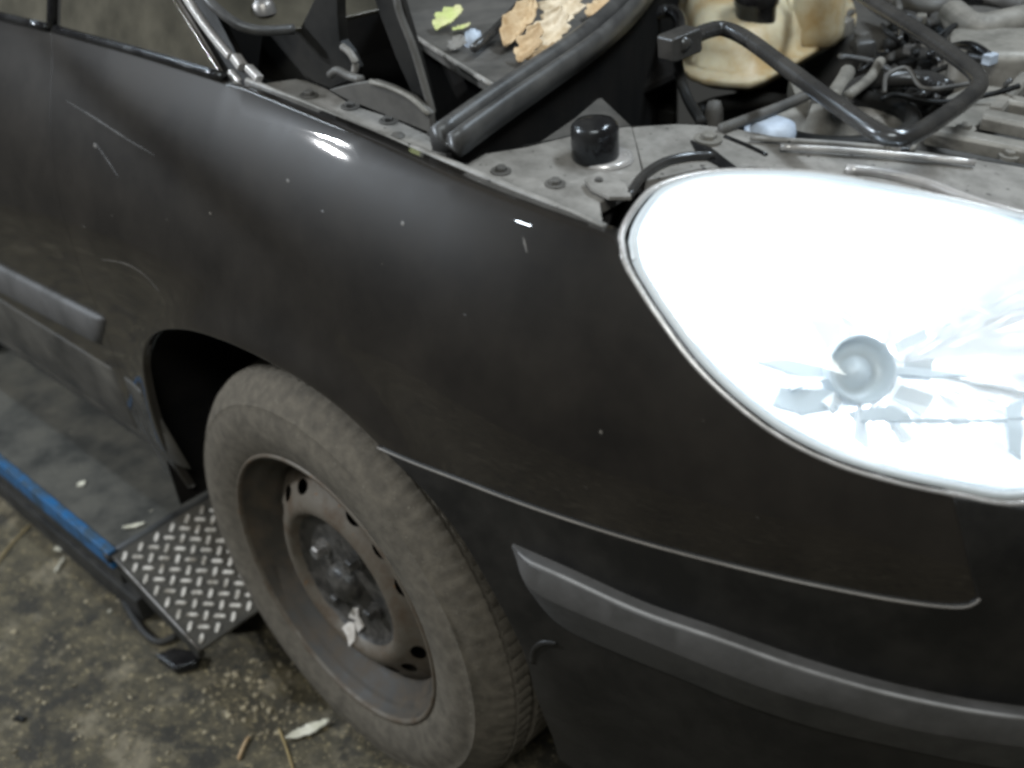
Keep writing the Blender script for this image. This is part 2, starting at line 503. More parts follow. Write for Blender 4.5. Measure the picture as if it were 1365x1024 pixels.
def lathe(prof, n, centre=(0, 0, 0), axis='Z', close=False):
    """prof list of (r, h)"""
    V, F = [], []; k = len(prof)
    for i in range(n):
        a = 2 * PI * i / n
        for r, h in prof:
            if axis == 'Z': V.append((centre[0] + r*math.cos(a), centre[1] + r*math.sin(a), centre[2] + h))
            else: V.append((centre[0] + r*math.cos(a), centre[1] + h, centre[2] + r*math.sin(a)))
    for i in range(n):
        i2 = (i + 1) % n
        for j in range(k - 1 if not close else k):
            j2 = (j + 1) % k
            F.append((i*k + j, i*k + j2, i2*k + j2, i2*k + j))
    return V, F


def bolt(name, c, r, h, mat, parent, n=None, washer=1.5):
    """hexagon head on a round washer"""
    n = np.asarray(RAILN if n is None else n, float); n /= np.linalg.norm(n)
    a = np.cross(n, (0.9, 0.1, 0.3)); a /= np.linalg.norm(a); b_ = np.cross(n, a); c = np.asarray(c, float)
    V, F = [], []
    def ring(rad, hh, k):
        i0 = len(V)
        for i in range(k):
            t = 2*PI*i/k
            V.append(c + n*hh + rad*(a*math.cos(t) + b_*math.sin(t)))
        return list(range(i0, i0 + k))
    def join(A, B):
        k = len(A)
        for i in range(k): F.append((A[i], A[(i + 1) % k], B[(i + 1) % k], B[i]))
    w0, w1 = ring(r*washer, -0.002, 16), ring(r*washer, h*0.25, 16); join(w0, w1); F.append(tuple(w1))
    h0, h1, h2 = ring(r, h*0.2, 6), ring(r, h*0.85, 6), ring(r*0.82, h, 6); join(h0, h1); join(h1, h2); F.append(tuple(h2))
    return link(name, V, F, mat, parent, smooth=False)


# ------------------------------------------------------------------ floor
FZ = -0.018
nx, ny = 120, 120
V = []; F = []
for i in range(nx + 1):
    for j in range(ny + 1):
        x = -3.2 + 5.2 * i / nx; y = -2.2 + 4.6 * j / ny
        V.append((x, y, FZ + 0.0012 * math.sin(9*x + 4*y) * math.sin(7*y - 3*x)))
for i in range(nx):
    for j in range(ny):
        q = i*(ny + 1) + j; F.append((q, q + ny + 1, q + ny + 2, q + 1))
tag(link('floor', V, F, 'floor'), None, None, kind='structure')

# ------------------------------------------------------------------ CAR
car = empty('car', (0, 0, FZ))
car.location = (0, 0, 0)
tag(car, 'dusty black car with bonnet open, lit headlight and grey rub strips', 'car')

seam_px = [(505, 592), (572, 620), (640, 646), (746, 684), (852, 717), (958, 745), (1065, 770), (1171, 791), (1240, 803), (1275, 806), (1292, 803), (1300, 795)]
lens_lo_px = [(820, 327), (830, 347), (846, 378), (876, 424), (922, 485), (973, 535), (1034, 581), (1105, 617), (1176, 640), (1267, 660), (1364, 673)]
arch_px_rear = [(250, 650), (232, 622), (215, 590), (203, 556), (194, 520), (189, 486), (192, 460), (203, 444), (222, 437), (260, 440), (320, 462)]
arch_px_front = [(320, 462), (400, 505), (455, 545), (505, 592), (560, 645), (610, 705), (655, 780), (700, 868), (722, 940), (748, 1012)]
seam_sz = [to_sz(*q) for q in seam_px]
seam_sz = list(smooth_path(seam_sz, 60))
lens_lo = [to_sz(*q) for q in lens_lo_px]
# wheel-arch cut-out: read off the rear half and front half, then completed as one smooth curve
arch_r = [to_sz(*q) for q in arch_px_rear]
arch_f = [to_sz(*q) for q in arch_px_front]
full_arch = smooth_path(arch_r + arch_f[1:], 110)
i_se = int(np.argmin(np.linalg.norm(full_arch - seam_sz[0], axis=1)))
arch_r, arch_f = [], [q for q in full_arch]; arch_f[i_se] = seam_sz[0]
xs_door = -0.413 - 0.25                     # s of the shut line (low part; it leans back above)
xs_top = xs_door - 0.09
top_line = [np.array([s_, crest(plan(s_)[0][0])]) for s_ in np.linspace(-0.345, lens_lo[0][0] - 0.006, 20)]
belt_s = np.linspace(xs_top + 0.001, -0.345, 12)
belt = [np.array([s_, crest(plan(s_)[0][0]) - 0.002]) for s_ in belt_s]

fender_poly = belt + top_line[1:] + lens_lo[0:10] + seam_sz[::-1]
fender_poly += arch_f[:i_se][::-1]
zb = arch_f[0][1]
fender_poly += [np.array([xs_door + 0.001, zb - 0.005]), np.array([xs_door + 0.001, 0.6])]
fender = skin_panel('front_fender', fender_poly, 'paint', car, rnd=0.0035)

sh = np.array([0.0, -0.0028])
bump_poly = []
for i, q in enumerate(seam_sz):
    t = min(1, max(0, (i - len(seam_sz) + 9) / 8)); bump_poly.append(q + sh * (1 - t) + np.array([0.0032, -0.0004]) * t)
seam_line = list(bump_poly)
bump_poly += [lens_lo[9] + np.array([0.004, -0.002]), lens_lo[10] + np.array([0, -0.003])]
bump_poly += [np.array([0.75, 0.735]), np.array([0.9, 0.73]), np.array([1.25, 0.73]), np.array([1.25, 0.22]), np.array([0.6, 0.22]), np.array([0.28, 0.225]), np.array([0.2, 0.235])]
bump_poly += [q for q in arch_f[i_se + 1:][::-1]]
bumper = skin_panel('front_bumper', bump_poly, 'plastic', car, off=-0.002, rnd=0.002, lip=0.02)

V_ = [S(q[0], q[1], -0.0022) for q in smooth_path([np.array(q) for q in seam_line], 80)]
tube('seam_highlight', V_, 0.0012, 'edge', bumper, n=110, k=8)  # pale line drawn for the highlight on the bumper's top edge
# rub strip on the bumper
tp = smooth_path([(674, 735), (746, 767), (852, 815), (958, 852), (1065, 890), (1171, 921), (1277, 944), (1365, 957), (1440, 964)], 70)
bt = smooth_path([(680, 756), (698, 790), (741, 839), (826, 880), (905, 912), (985, 945), (1091, 980), (1171, 999), (1277, 1022), (1365, 1036), (1440, 1044)], 70)
md_ = smooth_path([(677, 746), (706, 784), (736, 803), (852, 852), (1012, 916), (1118, 948), (1224, 975), (1365, 997), (1440, 1004)], 70)
V, F = [], []
for i in range(70):
    a, m2, b_ = to_sz(*tp[i], -0.015), to_sz(*md_[i], -0.0165), to_sz(*bt[i], -0.013)
    k = min(1, 0.35 + i / 4) * 0.62
    row = [S(a[0], a[1], 0.004), S(*a, -0.020 * k), S(a[0], a[1] - 0.003, -0.0245 * k), S(a[0] + (m2[0] - a[0]) * .12, a[1] + (m2[1] - a[1]) * .12, -0.026 * k),
           S(m2[0], m2[1] + 0.001, -0.0265 * k), S(m2[0], m2[1], -0.0262 * k), S(m2[0], m2[1] - 0.001, -0.0250 * k), S(*b_, -0.010 * k), S(b_[0], b_[1] - 0.003, -0.006 * k), S(b_[0], b_[1] - 0.003, 0.004)]
    V += row
sl = (md_[-1] - md_[-8]); a_, m2_, b2_ = to_sz(*tp[69], -0.015), to_sz(*md_[69], -0.0165), to_sz(*bt[69], -0.013)
for q in range(1, 26):
    ds = 0.026 * q
    a, m2, b_ = a_ + (ds, 0), m2_ + (ds, 0), b2_ + (ds, 0)
    V += [S(a[0], a[1], 0.004), S(*a, -0.020 * k), S(a[0], a[1] - 0.003, -0.0245 * k), S(a[0], a[1] + (m2[1] - a[1]) * .12, -0.026 * k),
          S(m2[0], m2[1] + 0.001, -0.0265 * k), S(m2[0], m2[1], -0.0262 * k), S(m2[0], m2[1] - 0.001, -0.0250 * k), S(*b_, -0.010 * k), S(b_[0], b_[1] - 0.003, -0.006 * k), S(b_[0], b_[1] - 0.003, 0.004)]
R_ = 10
for i in range(94):
    for j in range(R_ - 1): F.append((i*R_ + j, i*R_ + j + 1, (i + 1)*R_ + j + 1, (i + 1)*R_ + j))
F.append(tuple(range(R_)))
rs = link('rub_strip', V, F, 'strip', bumper)
ed = [S(*(to_sz(*tp[i], -0.015) - np.array([0, 0.002])), -0.0135 * min(1, 0.35 + i / 4)) for i in range(1, 70)] + [S(a_[0] + 0.026 * q, a_[1] - 0.002, -0.0135) for q in range(1, 26)]
V, F = sweep(ed, circle_prof(0.0022, 8), scale=[min(1, 0.3 + q / 5) for q in range(94)]); link('strip_edge', V, F, 'pale_edge', rs)  # painted highlight along the top ledge of the strip
rs.data.set_sharp_from_angle(angle=0.6)
# small moulded lug low on the bumper beside the wheel
P = [S(*to_sz(*q, -0.006), -0.004) for q in ((706, 886), (708, 870), (720, 861), (738, 862))]
tube('bumper_lug', [p + np.array([0, 0.004, 0]) for p in P], 0.004, 'plastic', bumper, n=14)

# ---------------- door, sill, side glass
door_poly = [np.array([xs_top - 0.001, crest(-0.503) - 0.002])] + [np.array([s_, crest(plan(s_)[0][0]) - 0.002]) for s_ in np.linspace(xs_top - 0.05, -1.75, 12)]
zd = 0.385
door_poly += [np.array([-1.75, zd]), np.array([xs_door - 0.001, zd]), np.array([xs_door - 0.001, 0.6])]
door = skin_panel('front_door', door_poly, 'paint', car, rnd=0.0012)
# dusty lower skirt of the door
def skin_strip(name, pa, pb, off0, prot, mat, parent, n=30):
    """raised moulding between two (s,z) lines"""
    V, F = [], []
    for i in range(n):
        t = i / (n - 1)
        a = pa[0] + (pa[1] - pa[0]) * t; b_ = pb[0] + (pb[1] - pb[0]) * t
        e = min(1, min(t, 1 - t) * n / 1.5 + 0.3)
        V += [S(*a, off0), S(a[0], a[1] - 0.001, off0 - prot * 0.7 * e), S(a[0], a[1] - 0.005, off0 - prot * e), S(b_[0], b_[1] + 0.006, off0 - prot * e), S(b_[0], b_[1] + 0.001, off0 - prot * 0.6 * e), S(*b_, off0)]
    for i in range(n - 1):
        for j in range(5): F.append((i*6 + j, i*6 + j + 1, i*6 + 7 + j, i*6 + 6 + j))
    F.append(tuple(range(6))); F.append(tuple((n - 1)*6 + j for j in range(6)))
    return link(name, V, F, mat, parent)
a0, a1 = to_sz(128, 430, -0.014), to_sz(-60, 333, -0.014)
b0, b1 = to_sz(126, 466, -0.014), to_sz(-60, 366, -0.014)
skin_strip('rub_strip', (a1, a0), (b1, b0), 0.002, 0.009, 'strip', door)
sk0, sk1 = np.array([-1.75, 0.50]), np.array([xs_door - 0.006, 0.50])
skin_strip('door_skirt', (sk0, sk1), (np.array([-1.75, zd - 0.002]), np.array([xs_door - 0.006, zd - 0.002])), 0.004, 0.0065, 'sill', door, n=40)
skin_strip('fender_skirt', (np.array([xs_door + 0.006, 0.50]), np.array([-0.590, 0.50])), (np.array([xs_door + 0.006, 0.372]), np.array([-0.547, 0.372])), 0.004, 0.0065, 'sill', fender, n=10)
# sill under the door
prof = [(0.0, 0.0), (0.004, -0.012), (0.012, -0.03), (0.04, -0.04), (0.12, -0.04), (0.12, 0.012), (0.0, 0.012)]
V, F = sweep([(-1.5, 0.012, 0.375), (-0.9, 0.012, 0.375), (-0.372, 0.012, 0.374)], [(-a, b_) for a, b_ in prof])
link('sill', V, F, 'sill', car, smooth=False, bevel=0.002)
box('sill_flange', (-1.06, 0.062, 0.325), (1.16, 0.006, 0.03), 'black_steel', car, bevel=0.001)

gp0, gn = (-0.3, 0.094, 0.955), (0.0, -0.94, 0.34)
def glass(name, px, mat, parent, dy=0.0, thick=0.005, **k):
    P = [onp(*q, (gp0[0], gp0[1] + dy, gp0[2]), gn) for q in px]
    return flat_panel(name, P, mat, parent, thick, n=gn, **k)
def beltpt(x, dz=0.0): return np.array([x, 0.096 + 0.36 * dz, crest(x) + 0.004 + dz])
Q = [beltpt(-0.488), beltpt(-0.25), beltpt(-0.115), onp(232, 0, gp0, gn), onp(205, -70, gp0, gn), beltpt(-0.488, 0.16)]
flat_panel('quarter_glass', Q, 'side_glass', car, 0.005, n=gn)
Q = [beltpt(-1.5), beltpt(-0.515), beltpt(-0.515, 0.16), beltpt(-1.5, 0.16)]
flat_panel('door_glass', Q, 'side_glass', door, 0.005, n=gn)
tube('belt_seal', [beltpt(-1.4) + (0, -.004, 0), beltpt(-0.8) + (0, -.004, 0), beltpt(-0.515) + (0, -.004, 0)], 0.006, 'rubber_black', door, n=20)
tube('belt_seal', [beltpt(-0.49) + (0, -.004, 0), beltpt(-0.25) + (0, -.004, 0), beltpt(-0.11) + (0, -.002, 0)], 0.006, 'rubber_black', car, n=16)
tube('glass_divider', [beltpt(-0.502, 0.0) + (0, -.004, 0), beltpt(-0.504, 0.15) + (0, -.004, 0)], 0.007, 'rubber_black', car, n=8)
# faint vertical edge of a second pillar behind the glass
# A-pillar: two bright mouldings with a dark channel between
def pil(px, dy=0.0): return onp(*px, (0, 0.10 + dy, 0.955), (0.0, -0.94, 0.34))
pr = [(-0.0045, 0), (-0.003, 0.003), (0.003, 0.003), (0.0045, 0), (0.0045, -0.006), (-0.0045, -0.006)]
def moulding(px, mat='trim', dy=0.0, sc_=1.0, name='pillar_moulding'):
    P = smooth_path([pil(q, dy) for q in px], 16)
    V, F = sweep(P, [(a * sc_, b_ * sc_) for a, b_ in pr], up=(0, -0.94, 0.34))
    return link(name, V, F, mat, car, bevel=0.0008, smooth=False)
moulding([(205, -50), (232, 0), (262, 50), (296, 108)], sc_=0.9)
moulding([(222, -50), (249, 0), (280, 45), (306, 76)], dy=0.004, sc_=1.0)
moulding([(311, 76), (321, 90)], dy=0.004, sc_=1.2, name='pillar_clip')
moulding([(306, 96), (322, 116)], dy=0.004, sc_=0.9, name='pillar_clip')
moulding([(329, 90), (344, 106)], dy=0.008, sc_=1.0, name='pillar_clip')
flat_panel('pillar_channel', [pil(q, 0.008) for q in ((200, -60), (248, -60), (318, 78), (340, 112), (300, 112), (228, 0))], 'dark_plastic', car, 0.01, n=gn)
# windscreen corner with its rubber edge
ws = [(258, -60), (276, 0), (300, 22), (322, 36), (350, 42), (388, 40), (520, 10), (560, -60)]
wp0, wn = (-0.02, 0.20, 0.985), (0.55, -0.12, 0.83)
flat_panel('windscreen', [onp(*q, wp0, wn) for q in ws], 'side_glass', car, 0.006, n=wn)
tube('windscreen_seal', [onp(*q, wp0, wn) for q in ((262, -40), (278, 0), (300, 21), (322, 35), (350, 41), (392, 39))], 0.0055, 'rubber', car, n=24)
bx_ = onp(352, 13, wp0, wn); lathe_v, lathe_f = lathe([(0.0, 0.012), (0.008, 0.011), (0.012, 0.006), (0.013, -0.004)], 14, bx_)
link('wiper_spindle', lathe_v, lathe_f, 'steel', car)

# ---------------- wheel-arch liner
V, F = [], []
na = 48; ys_ = [0.03, 0.05, 0.12, 0.22, 0.34, 0.36]
for i in range(na + 1):
    a = math.radians(14 + 172 * i / na)
    for j, y in enumerate(ys_):
        if j == 0: y = 0.006 if i > na * 0.45 else 0.045
        kk = 1.012 + 0.02 * math.sin(a * 9) * (0 if j == 0 else 0.3)
        ca, sa = math.cos(a), math.sin(a)
        V.append((0.035 + 0.388 * kk * math.copysign(abs(ca)**0.78, ca), y, 0.34 + 0.350 * kk * math.copysign(abs(sa)**0.78, sa)))
V.append((0.03, 0.36, 0.36)); cidx = len(V) - 1; L_ = len(ys_)
for i in range(na):
    for j in range(L_ - 1): F.append((i*L_ + j, i*L_ + j + 1, (i + 1)*L_ + j + 1, (i + 1)*L_ + j))
    F.append((i*L_ + L_ - 1, cidx, (i + 1)*L_ + L_ - 1))
link('wheel_arch_liner', V, F, 'liner', car)

# ---------------- wheel
WC = np.array([0.0, 0.12, 0.30])          # centre of the tyre
STEER = -0.024
wheel = empty('wheel', WC, car); wheel.rotation_euler = (0, 0, STEER)
YO = -0.10                                 # outer sidewall in wheel coordinates
half = [(0.202, YO + 0.004), (0.206, YO + 0.000), (0.211, YO - 0.0025), (0.219, YO - 0.0055), (0.229, YO - 0.0085), (0.240, YO - 0.0105), (0.250, YO - 0.0112), (0.260, YO - 0.0106),
        (0.270, YO - 0.0085), (0.2785, YO - 0.0052), (0.2805, YO - 0.0056), (0.2825, YO - 0.0028), (0.290, YO + 0.0022), (0.297, YO + 0.0085), (0.304, YO + 0.016), (0.3095, YO + 0.0235), (0.3125, YO + 0.031)]
tread = []
for y0, y1, r in ((YO + 0.034, YO + 0.058, 0.3145), (YO + 0.065, YO + 0.094, 0.3165)):
    tread += [(r - 0.008, y0 - 0.0001), (r, y0 + 0.0012), (r, y1 - 0.0012), (r - 0.008, y1 + 0.0001)]
full = half + tread
full = full + [(r, -y) for r, y in full[::-1]]
N_ = 432; V = []; F = []; k = len(full)
hs = len(half)
for i in range(N_):
    a = 2*PI*i/N_
    for j, (r, y) in enumerate(full):
        jj = min(j, k - 1 - j)
        rr = r
        if jj in (hs - 4, hs - 3, hs - 2, hs - 1) and (i % 4) == 0: rr -= 0.0011 * (0.4, 0.9, 1.3, 1.6)[jj - hs + 4]
        if jj >= hs and (i % 4) in (0,) and r > 0.311: rr -= 0.002
        aa = a + (0.012 if y > 0 else -0.012) * 0
        V.append((rr*math.cos(aa), y, rr*math.sin(aa)))
for i in range(N_):
    i2 = (i + 1) % N_
    for j in range(k - 1): F.append((i*k + j, i*k + j + 1, i2*k + j + 1, i2*k + j))
ty = link('tyre', V, F, 'tyre', wheel); ty.data.set_sharp_from_angle(angle=0.75)
# steel rim: flange + barrel
rp = [(0.206, YO + 0.006), (0.2075, YO + 0.001), (0.206, YO - 0.002), (0.203, YO - 0.0015), (0.2005, YO + 0.003), (0.199, YO + 0.011), (0.193, YO + 0.017), (0.187, YO + 0.021), (0.184, YO + 0.030), (0.176, YO + 0.038),
      (0.1712, YO + 0.046), (0.170, YO + 0.066), (0.166, YO + 0.12), (0.185, YO + 0.15), (0.187, YO + 0.19), (0.206, YO + 0.198)]
V, F = lathe(rp, 96, (0, 0, 0), 'Y')
link('rim', V, F, 'barrel', wheel)
V, F = lathe([(0.2078, YO + 0.004), (0.2084, YO - 0.0005), (0.2065, YO - 0.0035), (0.2030, YO - 0.0032), (0.2012, YO + 0.000), (0.2006, YO + 0.004)], 96, (0, 0, 0), 'Y')
link('rim_flange', V, F, 'rim', wheel)  # ring coloured lighter than the barrel to draw the rim-edge highlight
# disc with ventilation holes and raised hub ring
holes = []
for gc in (139, 49, -41, -131):
    for da in (-22, 0, 22):
        a = math.radians(gc + da)
        cx, cz = 0.143 * math.cos(a), 0.143 * math.sin(a)
        h_ = []
        for t in np.linspace(0, 2*PI, 14, endpoint=False):
            lu, lv = 0.0095 * math.cos(t), 0.0155 * math.sin(t)
            h_.append((cx + lu*math.cos(a) - lv*math.sin(a), cz + lu*math.sin(a) + lv*math.cos(a)))
        holes.append(h_)
outer = [(0.1705*math.cos(t), 0.1705*math.sin(t)) for t in np.linspace(0, 2*PI, 90, endpoint=False)]
def disc_y(r):
    return YO + np.interp(r, [0, .034, .040, .060, .088, .098, .104, .108, .113, .124, .142, .156, .1705], [.030, .030, .033, .035, .034, .030, .022, .016, .0135, .017, .029, .037, .050])
dish = [(0.101*math.cos(t), 0.101*math.sin(t)) for t in np.linspace(0, 2*PI, 64, endpoint=False)]
V2, T, B = fill2d(outer, 0.0065, holes + [dish])
V = [(x, disc_y(math.hypot(x, z)), z) for x, z in V2]
dsc = link('wheel_disc', V, T, 'rim', wheel)
V, F = lathe([(r, disc_y(r)) for r in (0.0, .030, .036, .042, .060, .080, .088, .094, .098, .1015)], 64, (0, 0, 0), 'Y')
link('hub_dish', V, F, 'hub', wheel)
V, F = lathe([(0.0, YO + 0.008), (0.016, YO + 0.009), (0.025, YO + 0.013), (0.0285, YO + 0.018), (0.0295, YO + 0.036)], 28, (0, 0, 0), 'Y')
link('hub_cap', V, F, 'hub', wheel)
for t in (150, 60, -30, -120):
    a = math.radians(t)
    bolt('wheel_bolt', (0.056*math.cos(a), disc_y(0.056), 0.056*math.sin(a)), 0.0105, 0.02, 'steel' if t == 150 else 'hub', wheel, n=(0, -1, 0), washer=1.35)
# brake disc behind the holes
V, F = lathe([(0.0, YO + 0.13), (0.135, YO + 0.13), (0.135, YO + 0.15), (0.0, YO + 0.15)], 40, (0, 0, 0), 'Y')
link('brake_disc', V, F, 'liner', wheel)
# pale flakes stuck in the hub dish
for fl in ([(0.0, 0.0), (0.012, 0.022), (0.026, 0.030), (0.022, 0.012), (0.030, 0.002), (0.020, -0.012), (0.014, 0.004)], [(0, -0.008), (0.012, -0.004), (0.022, -0.018), (0.018, -0.026), (0.008, -0.018), (-0.004, -0.014)]):
    V = []
    for u_, v_ in fl:
        p = on(462, 826, 1, WC[1] + YO + 0.026) - WC
        x, z = p[0] + u_ * 1.1, p[2] + v_ * 1.1
        V.append((x, disc_y(math.hypot(x, z)) - 0.004, z))
    V = V + [(x, y + 0.003, z) for x, y, z in V]; kk = len(fl)
    F = [tuple(range(kk)), tuple(range(2*kk - 1, kk - 1, -1))] + [(i, (i + 1) % kk, kk + (i + 1) % kk, kk + i) for i in range(kk)]
    link('paint_flake', V, F, 'flake', wheel, smooth=False)

# ---------------- headlight
hl = empty('headlight', (0.62, 0.22, 0.80), car)
HO = np.array([0.62, 0.22, 0.80])
lo3 = [S(*q, 0.003) for q in lens_lo]
up_px = [(1364, 289, .875), (1262, 266, .886), (1166, 246, .893), (1085, 233, .898), (1008, 229, .901), (932, 233, .904), (881, 248, .904), (856, 266, .902), (836, 290, .899), (825, 310, .898)]
up3 = [on(a, b_, 2, z) for a, b_, z in up_px]
close3 = [S(0.70, 0.750, 0.003), S(0.77, 0.755, 0.02), np.array([0.845, 0.36, 0.775]), np.array([0.80, 0.425, 0.81]), np.array([0.735, 0.43, 0.85])]
ring_ = lo3[1:] + close3 + up3[:-2] + [on(829, 312, 2, .894)]
m_ = len(ring_); loop = smooth_path(ring_[-4:] + ring_ + ring_[:4], 160)
d_a = np.argmin(np.linalg.norm(loop[:40] - ring_[0], axis=1)); d_b = 80 + np.argmin(np.linalg.norm(loop[80:] - ring_[0], axis=1))
loop = loop[d_a:d_b - 1]
lc = loop.mean(0); _, _, vh = np.linalg.svd(loop - lc); ln = vh[2]
if ln @ (CAM - lc) < 0: ln = -ln
nl = len(loop)
def shell(name, loop, c, n, bulge, rings, mat, parent, edge=None, power=2.0, solid=0.0):
    V, F = [], []; k = len(loop)
    for j in range(rings + 1):
        rho = 1 - j / rings
        for p in loop:
            V.append(c + (p - c) * rho + n * bulge * (1 - rho**power) - HO) if j < rings else None
    V.append(c + n * bulge - HO); ci = len(V) - 1
    for j in range(rings - 1):
        for i in range(k):
            i2 = (i + 1) % k; F.append((j*k + i, j*k + i2, (j + 1)*k + i2, (j + 1)*k + i))
    for i in range(k): F.append(((rings - 1)*k + i, (rings - 1)*k + (i + 1) % k, ci))
    return link(name, V, F, mat, parent, solid=solid)
inner = lc + (loop - lc) * 0.965
shell('lens', inner + ln * 0.004, lc + ln * 0.004, ln, 0.035, 14, 'lens', hl)
# reflector bowl behind
rf = shell('reflector', lc + (loop - lc) * 0.955 - ln * 0.004, lc - ln * 0.004, ln, -0.085, 14, 'reflector', hl, power=3.2)
for v_ in rf.data.vertices:                       # stepped vertical flutes
    q = np.array(v_.co) + HO - lc; hd = np.cross(ln, (0, 0, 1)); hd /= np.linalg.norm(hd)
    rho_ = 0.006 * (((q @ hd) / 0.034) % 1.0)
    v_.co = Vector(np.array(v_.co) + ln * rho_ * min(1, max(0, -(q @ ln) / 0.03)))
# rim: clear edge moulding of the glass, and dark rubber gasket outside it
V, F = sweep(np.vstack([loop, loop[:1]]) * 1.0, [(-0.0026, 0.002), (0.0026, 0.0028), (0.0034, -0.001), (0.0026, -0.008), (-0.0026, -0.008)], up=ln, cap=False)
link('lens_edge', [v - HO for v in V], F, 'trim', hl)
V, F = sweep(np.vstack([inner, inner[:1]]), [(-0.0045, 0.005), (0.003, 0.005), (0.003, -0.012), (-0.0045, -0.012)], up=ln, cap=False)
link('lens_gasket', [v - HO for v in V], F, 'inner_grey', hl)
# inside: bulbs, shields and fins
def inside(px, py, depth):
    """pixel -> point on a plane parallel to the lens, depth behind its rim"""
    return onp(px, py, lc - ln * depth, ln)
def emit_bulb(px, py, depth, r):
    c = inside(px, py, depth) - HO
    V, F = lathe([(0.0, r*1.4), (r*0.6, r*1.2), (r, r*0.5), (r, -r*1.0), (r*0.5, -r*1.3), (0, -r*1.3)], 14, c)
    link('bulb', V, F, 'bulb', hl)
    l = bpy.data.lights.new('bulb_light', 'POINT'); l.energy = 0.44; l.shadow_soft_size = 0.012; l.color = (0.90, 0.95, 1.0)
    o = bpy.data.objects.new('bulb_light', l); col.objects.link(o); o.parent = hl
    o.location = Vector(c) + Vector(ln) * 0.022
emit_bulb(950, 345, 0.030, 0.008)
emit_bulb(1240, 375, 0.035, 0.010)
# round bulb shield
bc = inside(1150, 492, 0.012) - HO
aa = np.array(ray(1150, 492)); aa = -aa / np.linalg.norm(aa); ax_ = ln * 0.5 + aa * 0.5 + np.array([0.25, 0.1, -0.05]); ax_ /= np.linalg.norm(ax_)
pu = np.cross(ax_, (0, 0, 1)); pu /= np.linalg.norm(pu); pv = np.cross(ax_, pu)
V, F = [], []
pr2 = [(0.030, -0.02), (0.030, 0.0), (0.0285, 0.0015), (0.027, 0.0), (0.026, -0.012), (0.015, -0.018), (0.012, -0.010), (0.0, -0.008)]
for i in range(28):
    t = 2*PI*i/28
    for r, h in pr2: V.append(bc + ax_*h + r*(pu*math.cos(t) + pv*math.sin(t)))
kk = len(pr2)
for i in range(28):
    for j in range(kk - 1): F.append((i*kk + j, i*kk + j + 1, ((i + 1) % 28)*kk + j + 1, ((i + 1) % 28)*kk + j))
link('bulb_shield', V, F, 'inner_grey', hl)
for px in ([(1204, 378), (1216, 384), (1204, 430), (1182, 466), (1176, 462), (1186, 428)], [(1004, 372), (1026, 378), (1032, 405), (1070, 422), (1124, 428), (1120, 468), (1080, 462), (1030, 446), (1022, 410)],
           [(1010, 482), (1060, 476), (1116, 490), (1112, 508), (1060, 500)], [(1040, 515), (1110, 520), (1118, 545), (1070, 552), (1030, 540)],
           [(1340, 540), (1366, 530), (1362, 612), (1346, 600)], [(1186, 488), (1240, 492), (1300, 500), (1240, 503), (1188, 498)], [(1130, 548), (1190, 540), (1216, 556), (1140, 562)],
           [(1180, 556), (1280, 558), (1368, 556), (1368, 560), (1280, 563), (1180, 561)], [(1262, 398), (1272, 392), (1268, 430), (1258, 434)], [(850, 330), (864, 318), (884, 342), (868, 350)], [(900, 300), (948, 318), (952, 336), (920, 330)]):
    P = [inside(*q, 0.022) - HO for q in px]
    flat_panel('reflector_fin', P, 'inner_grey', hl, 0.004, n=ln, bevel=0.0006)
# fan of chrome facets round the bulb shield
for q in range(0, 22, 2):
    t0 = q * 2*PI/22; t1 = t0 + 2*PI/22 * rng.uniform(0.75, 0.98); r0, r1 = 0.034, rng.uniform(0.050, 0.075)
    fc = inside(1150, 492, 0.030); f1 = np.cross(ln, (0, 0, 1)); f1 /= np.linalg.norm(f1); f2 = np.cross(ln, f1)
    mid_ = fc + 0.06 * (f1*math.cos(t0) + f2*math.sin(t0))
    if mid_[2] > fc[2] + 0.012: continue
    P = []
    for r, t in ((r0, t0), (r1, t0), (r1, (t0 + t1) / 2), (r1, t1), (r0, t1)):
        P.append(fc + r*(f1*math.cos(t) + f2*math.sin(t)) + ln * (0.010 * math.sin(7*t + q*1.7) + 0.012 * (r - r0) / 0.06) - HO)
    V = P + [p - ln * 0.003 for p in P]
    link('reflector_facet', V, [(0, 1, 2), (0, 2, 4), (2, 3, 4), (5, 7, 6), (5, 9, 7), (7, 9, 8), (0, 5, 6, 1), (1, 6, 7, 2), (2, 7, 8, 3), (3, 8, 9, 4), (4, 9, 5, 0)], 'chrome', hl, smooth=False)
# housing behind
Vh = []; Fh = []
for j, (sc_, dp) in enumerate(((0.99, 0.002), (0.97, 0.05), (0.8, 0.10), (0.3, 0.125))):
    for p in loop: Vh.append(lc + (p - lc) * sc_ - ln * dp - HO)
for j in range(3):
    for i in range(nl): Fh.append((j*nl + i, j*nl + (i + 1) % nl, (j + 1)*nl + (i + 1) % nl, (j + 1)*nl + i))
Fh.append(tuple(3*nl + i for i in range(nl)))
link('lamp_housing', Vh, Fh, 'dark_plastic', hl)

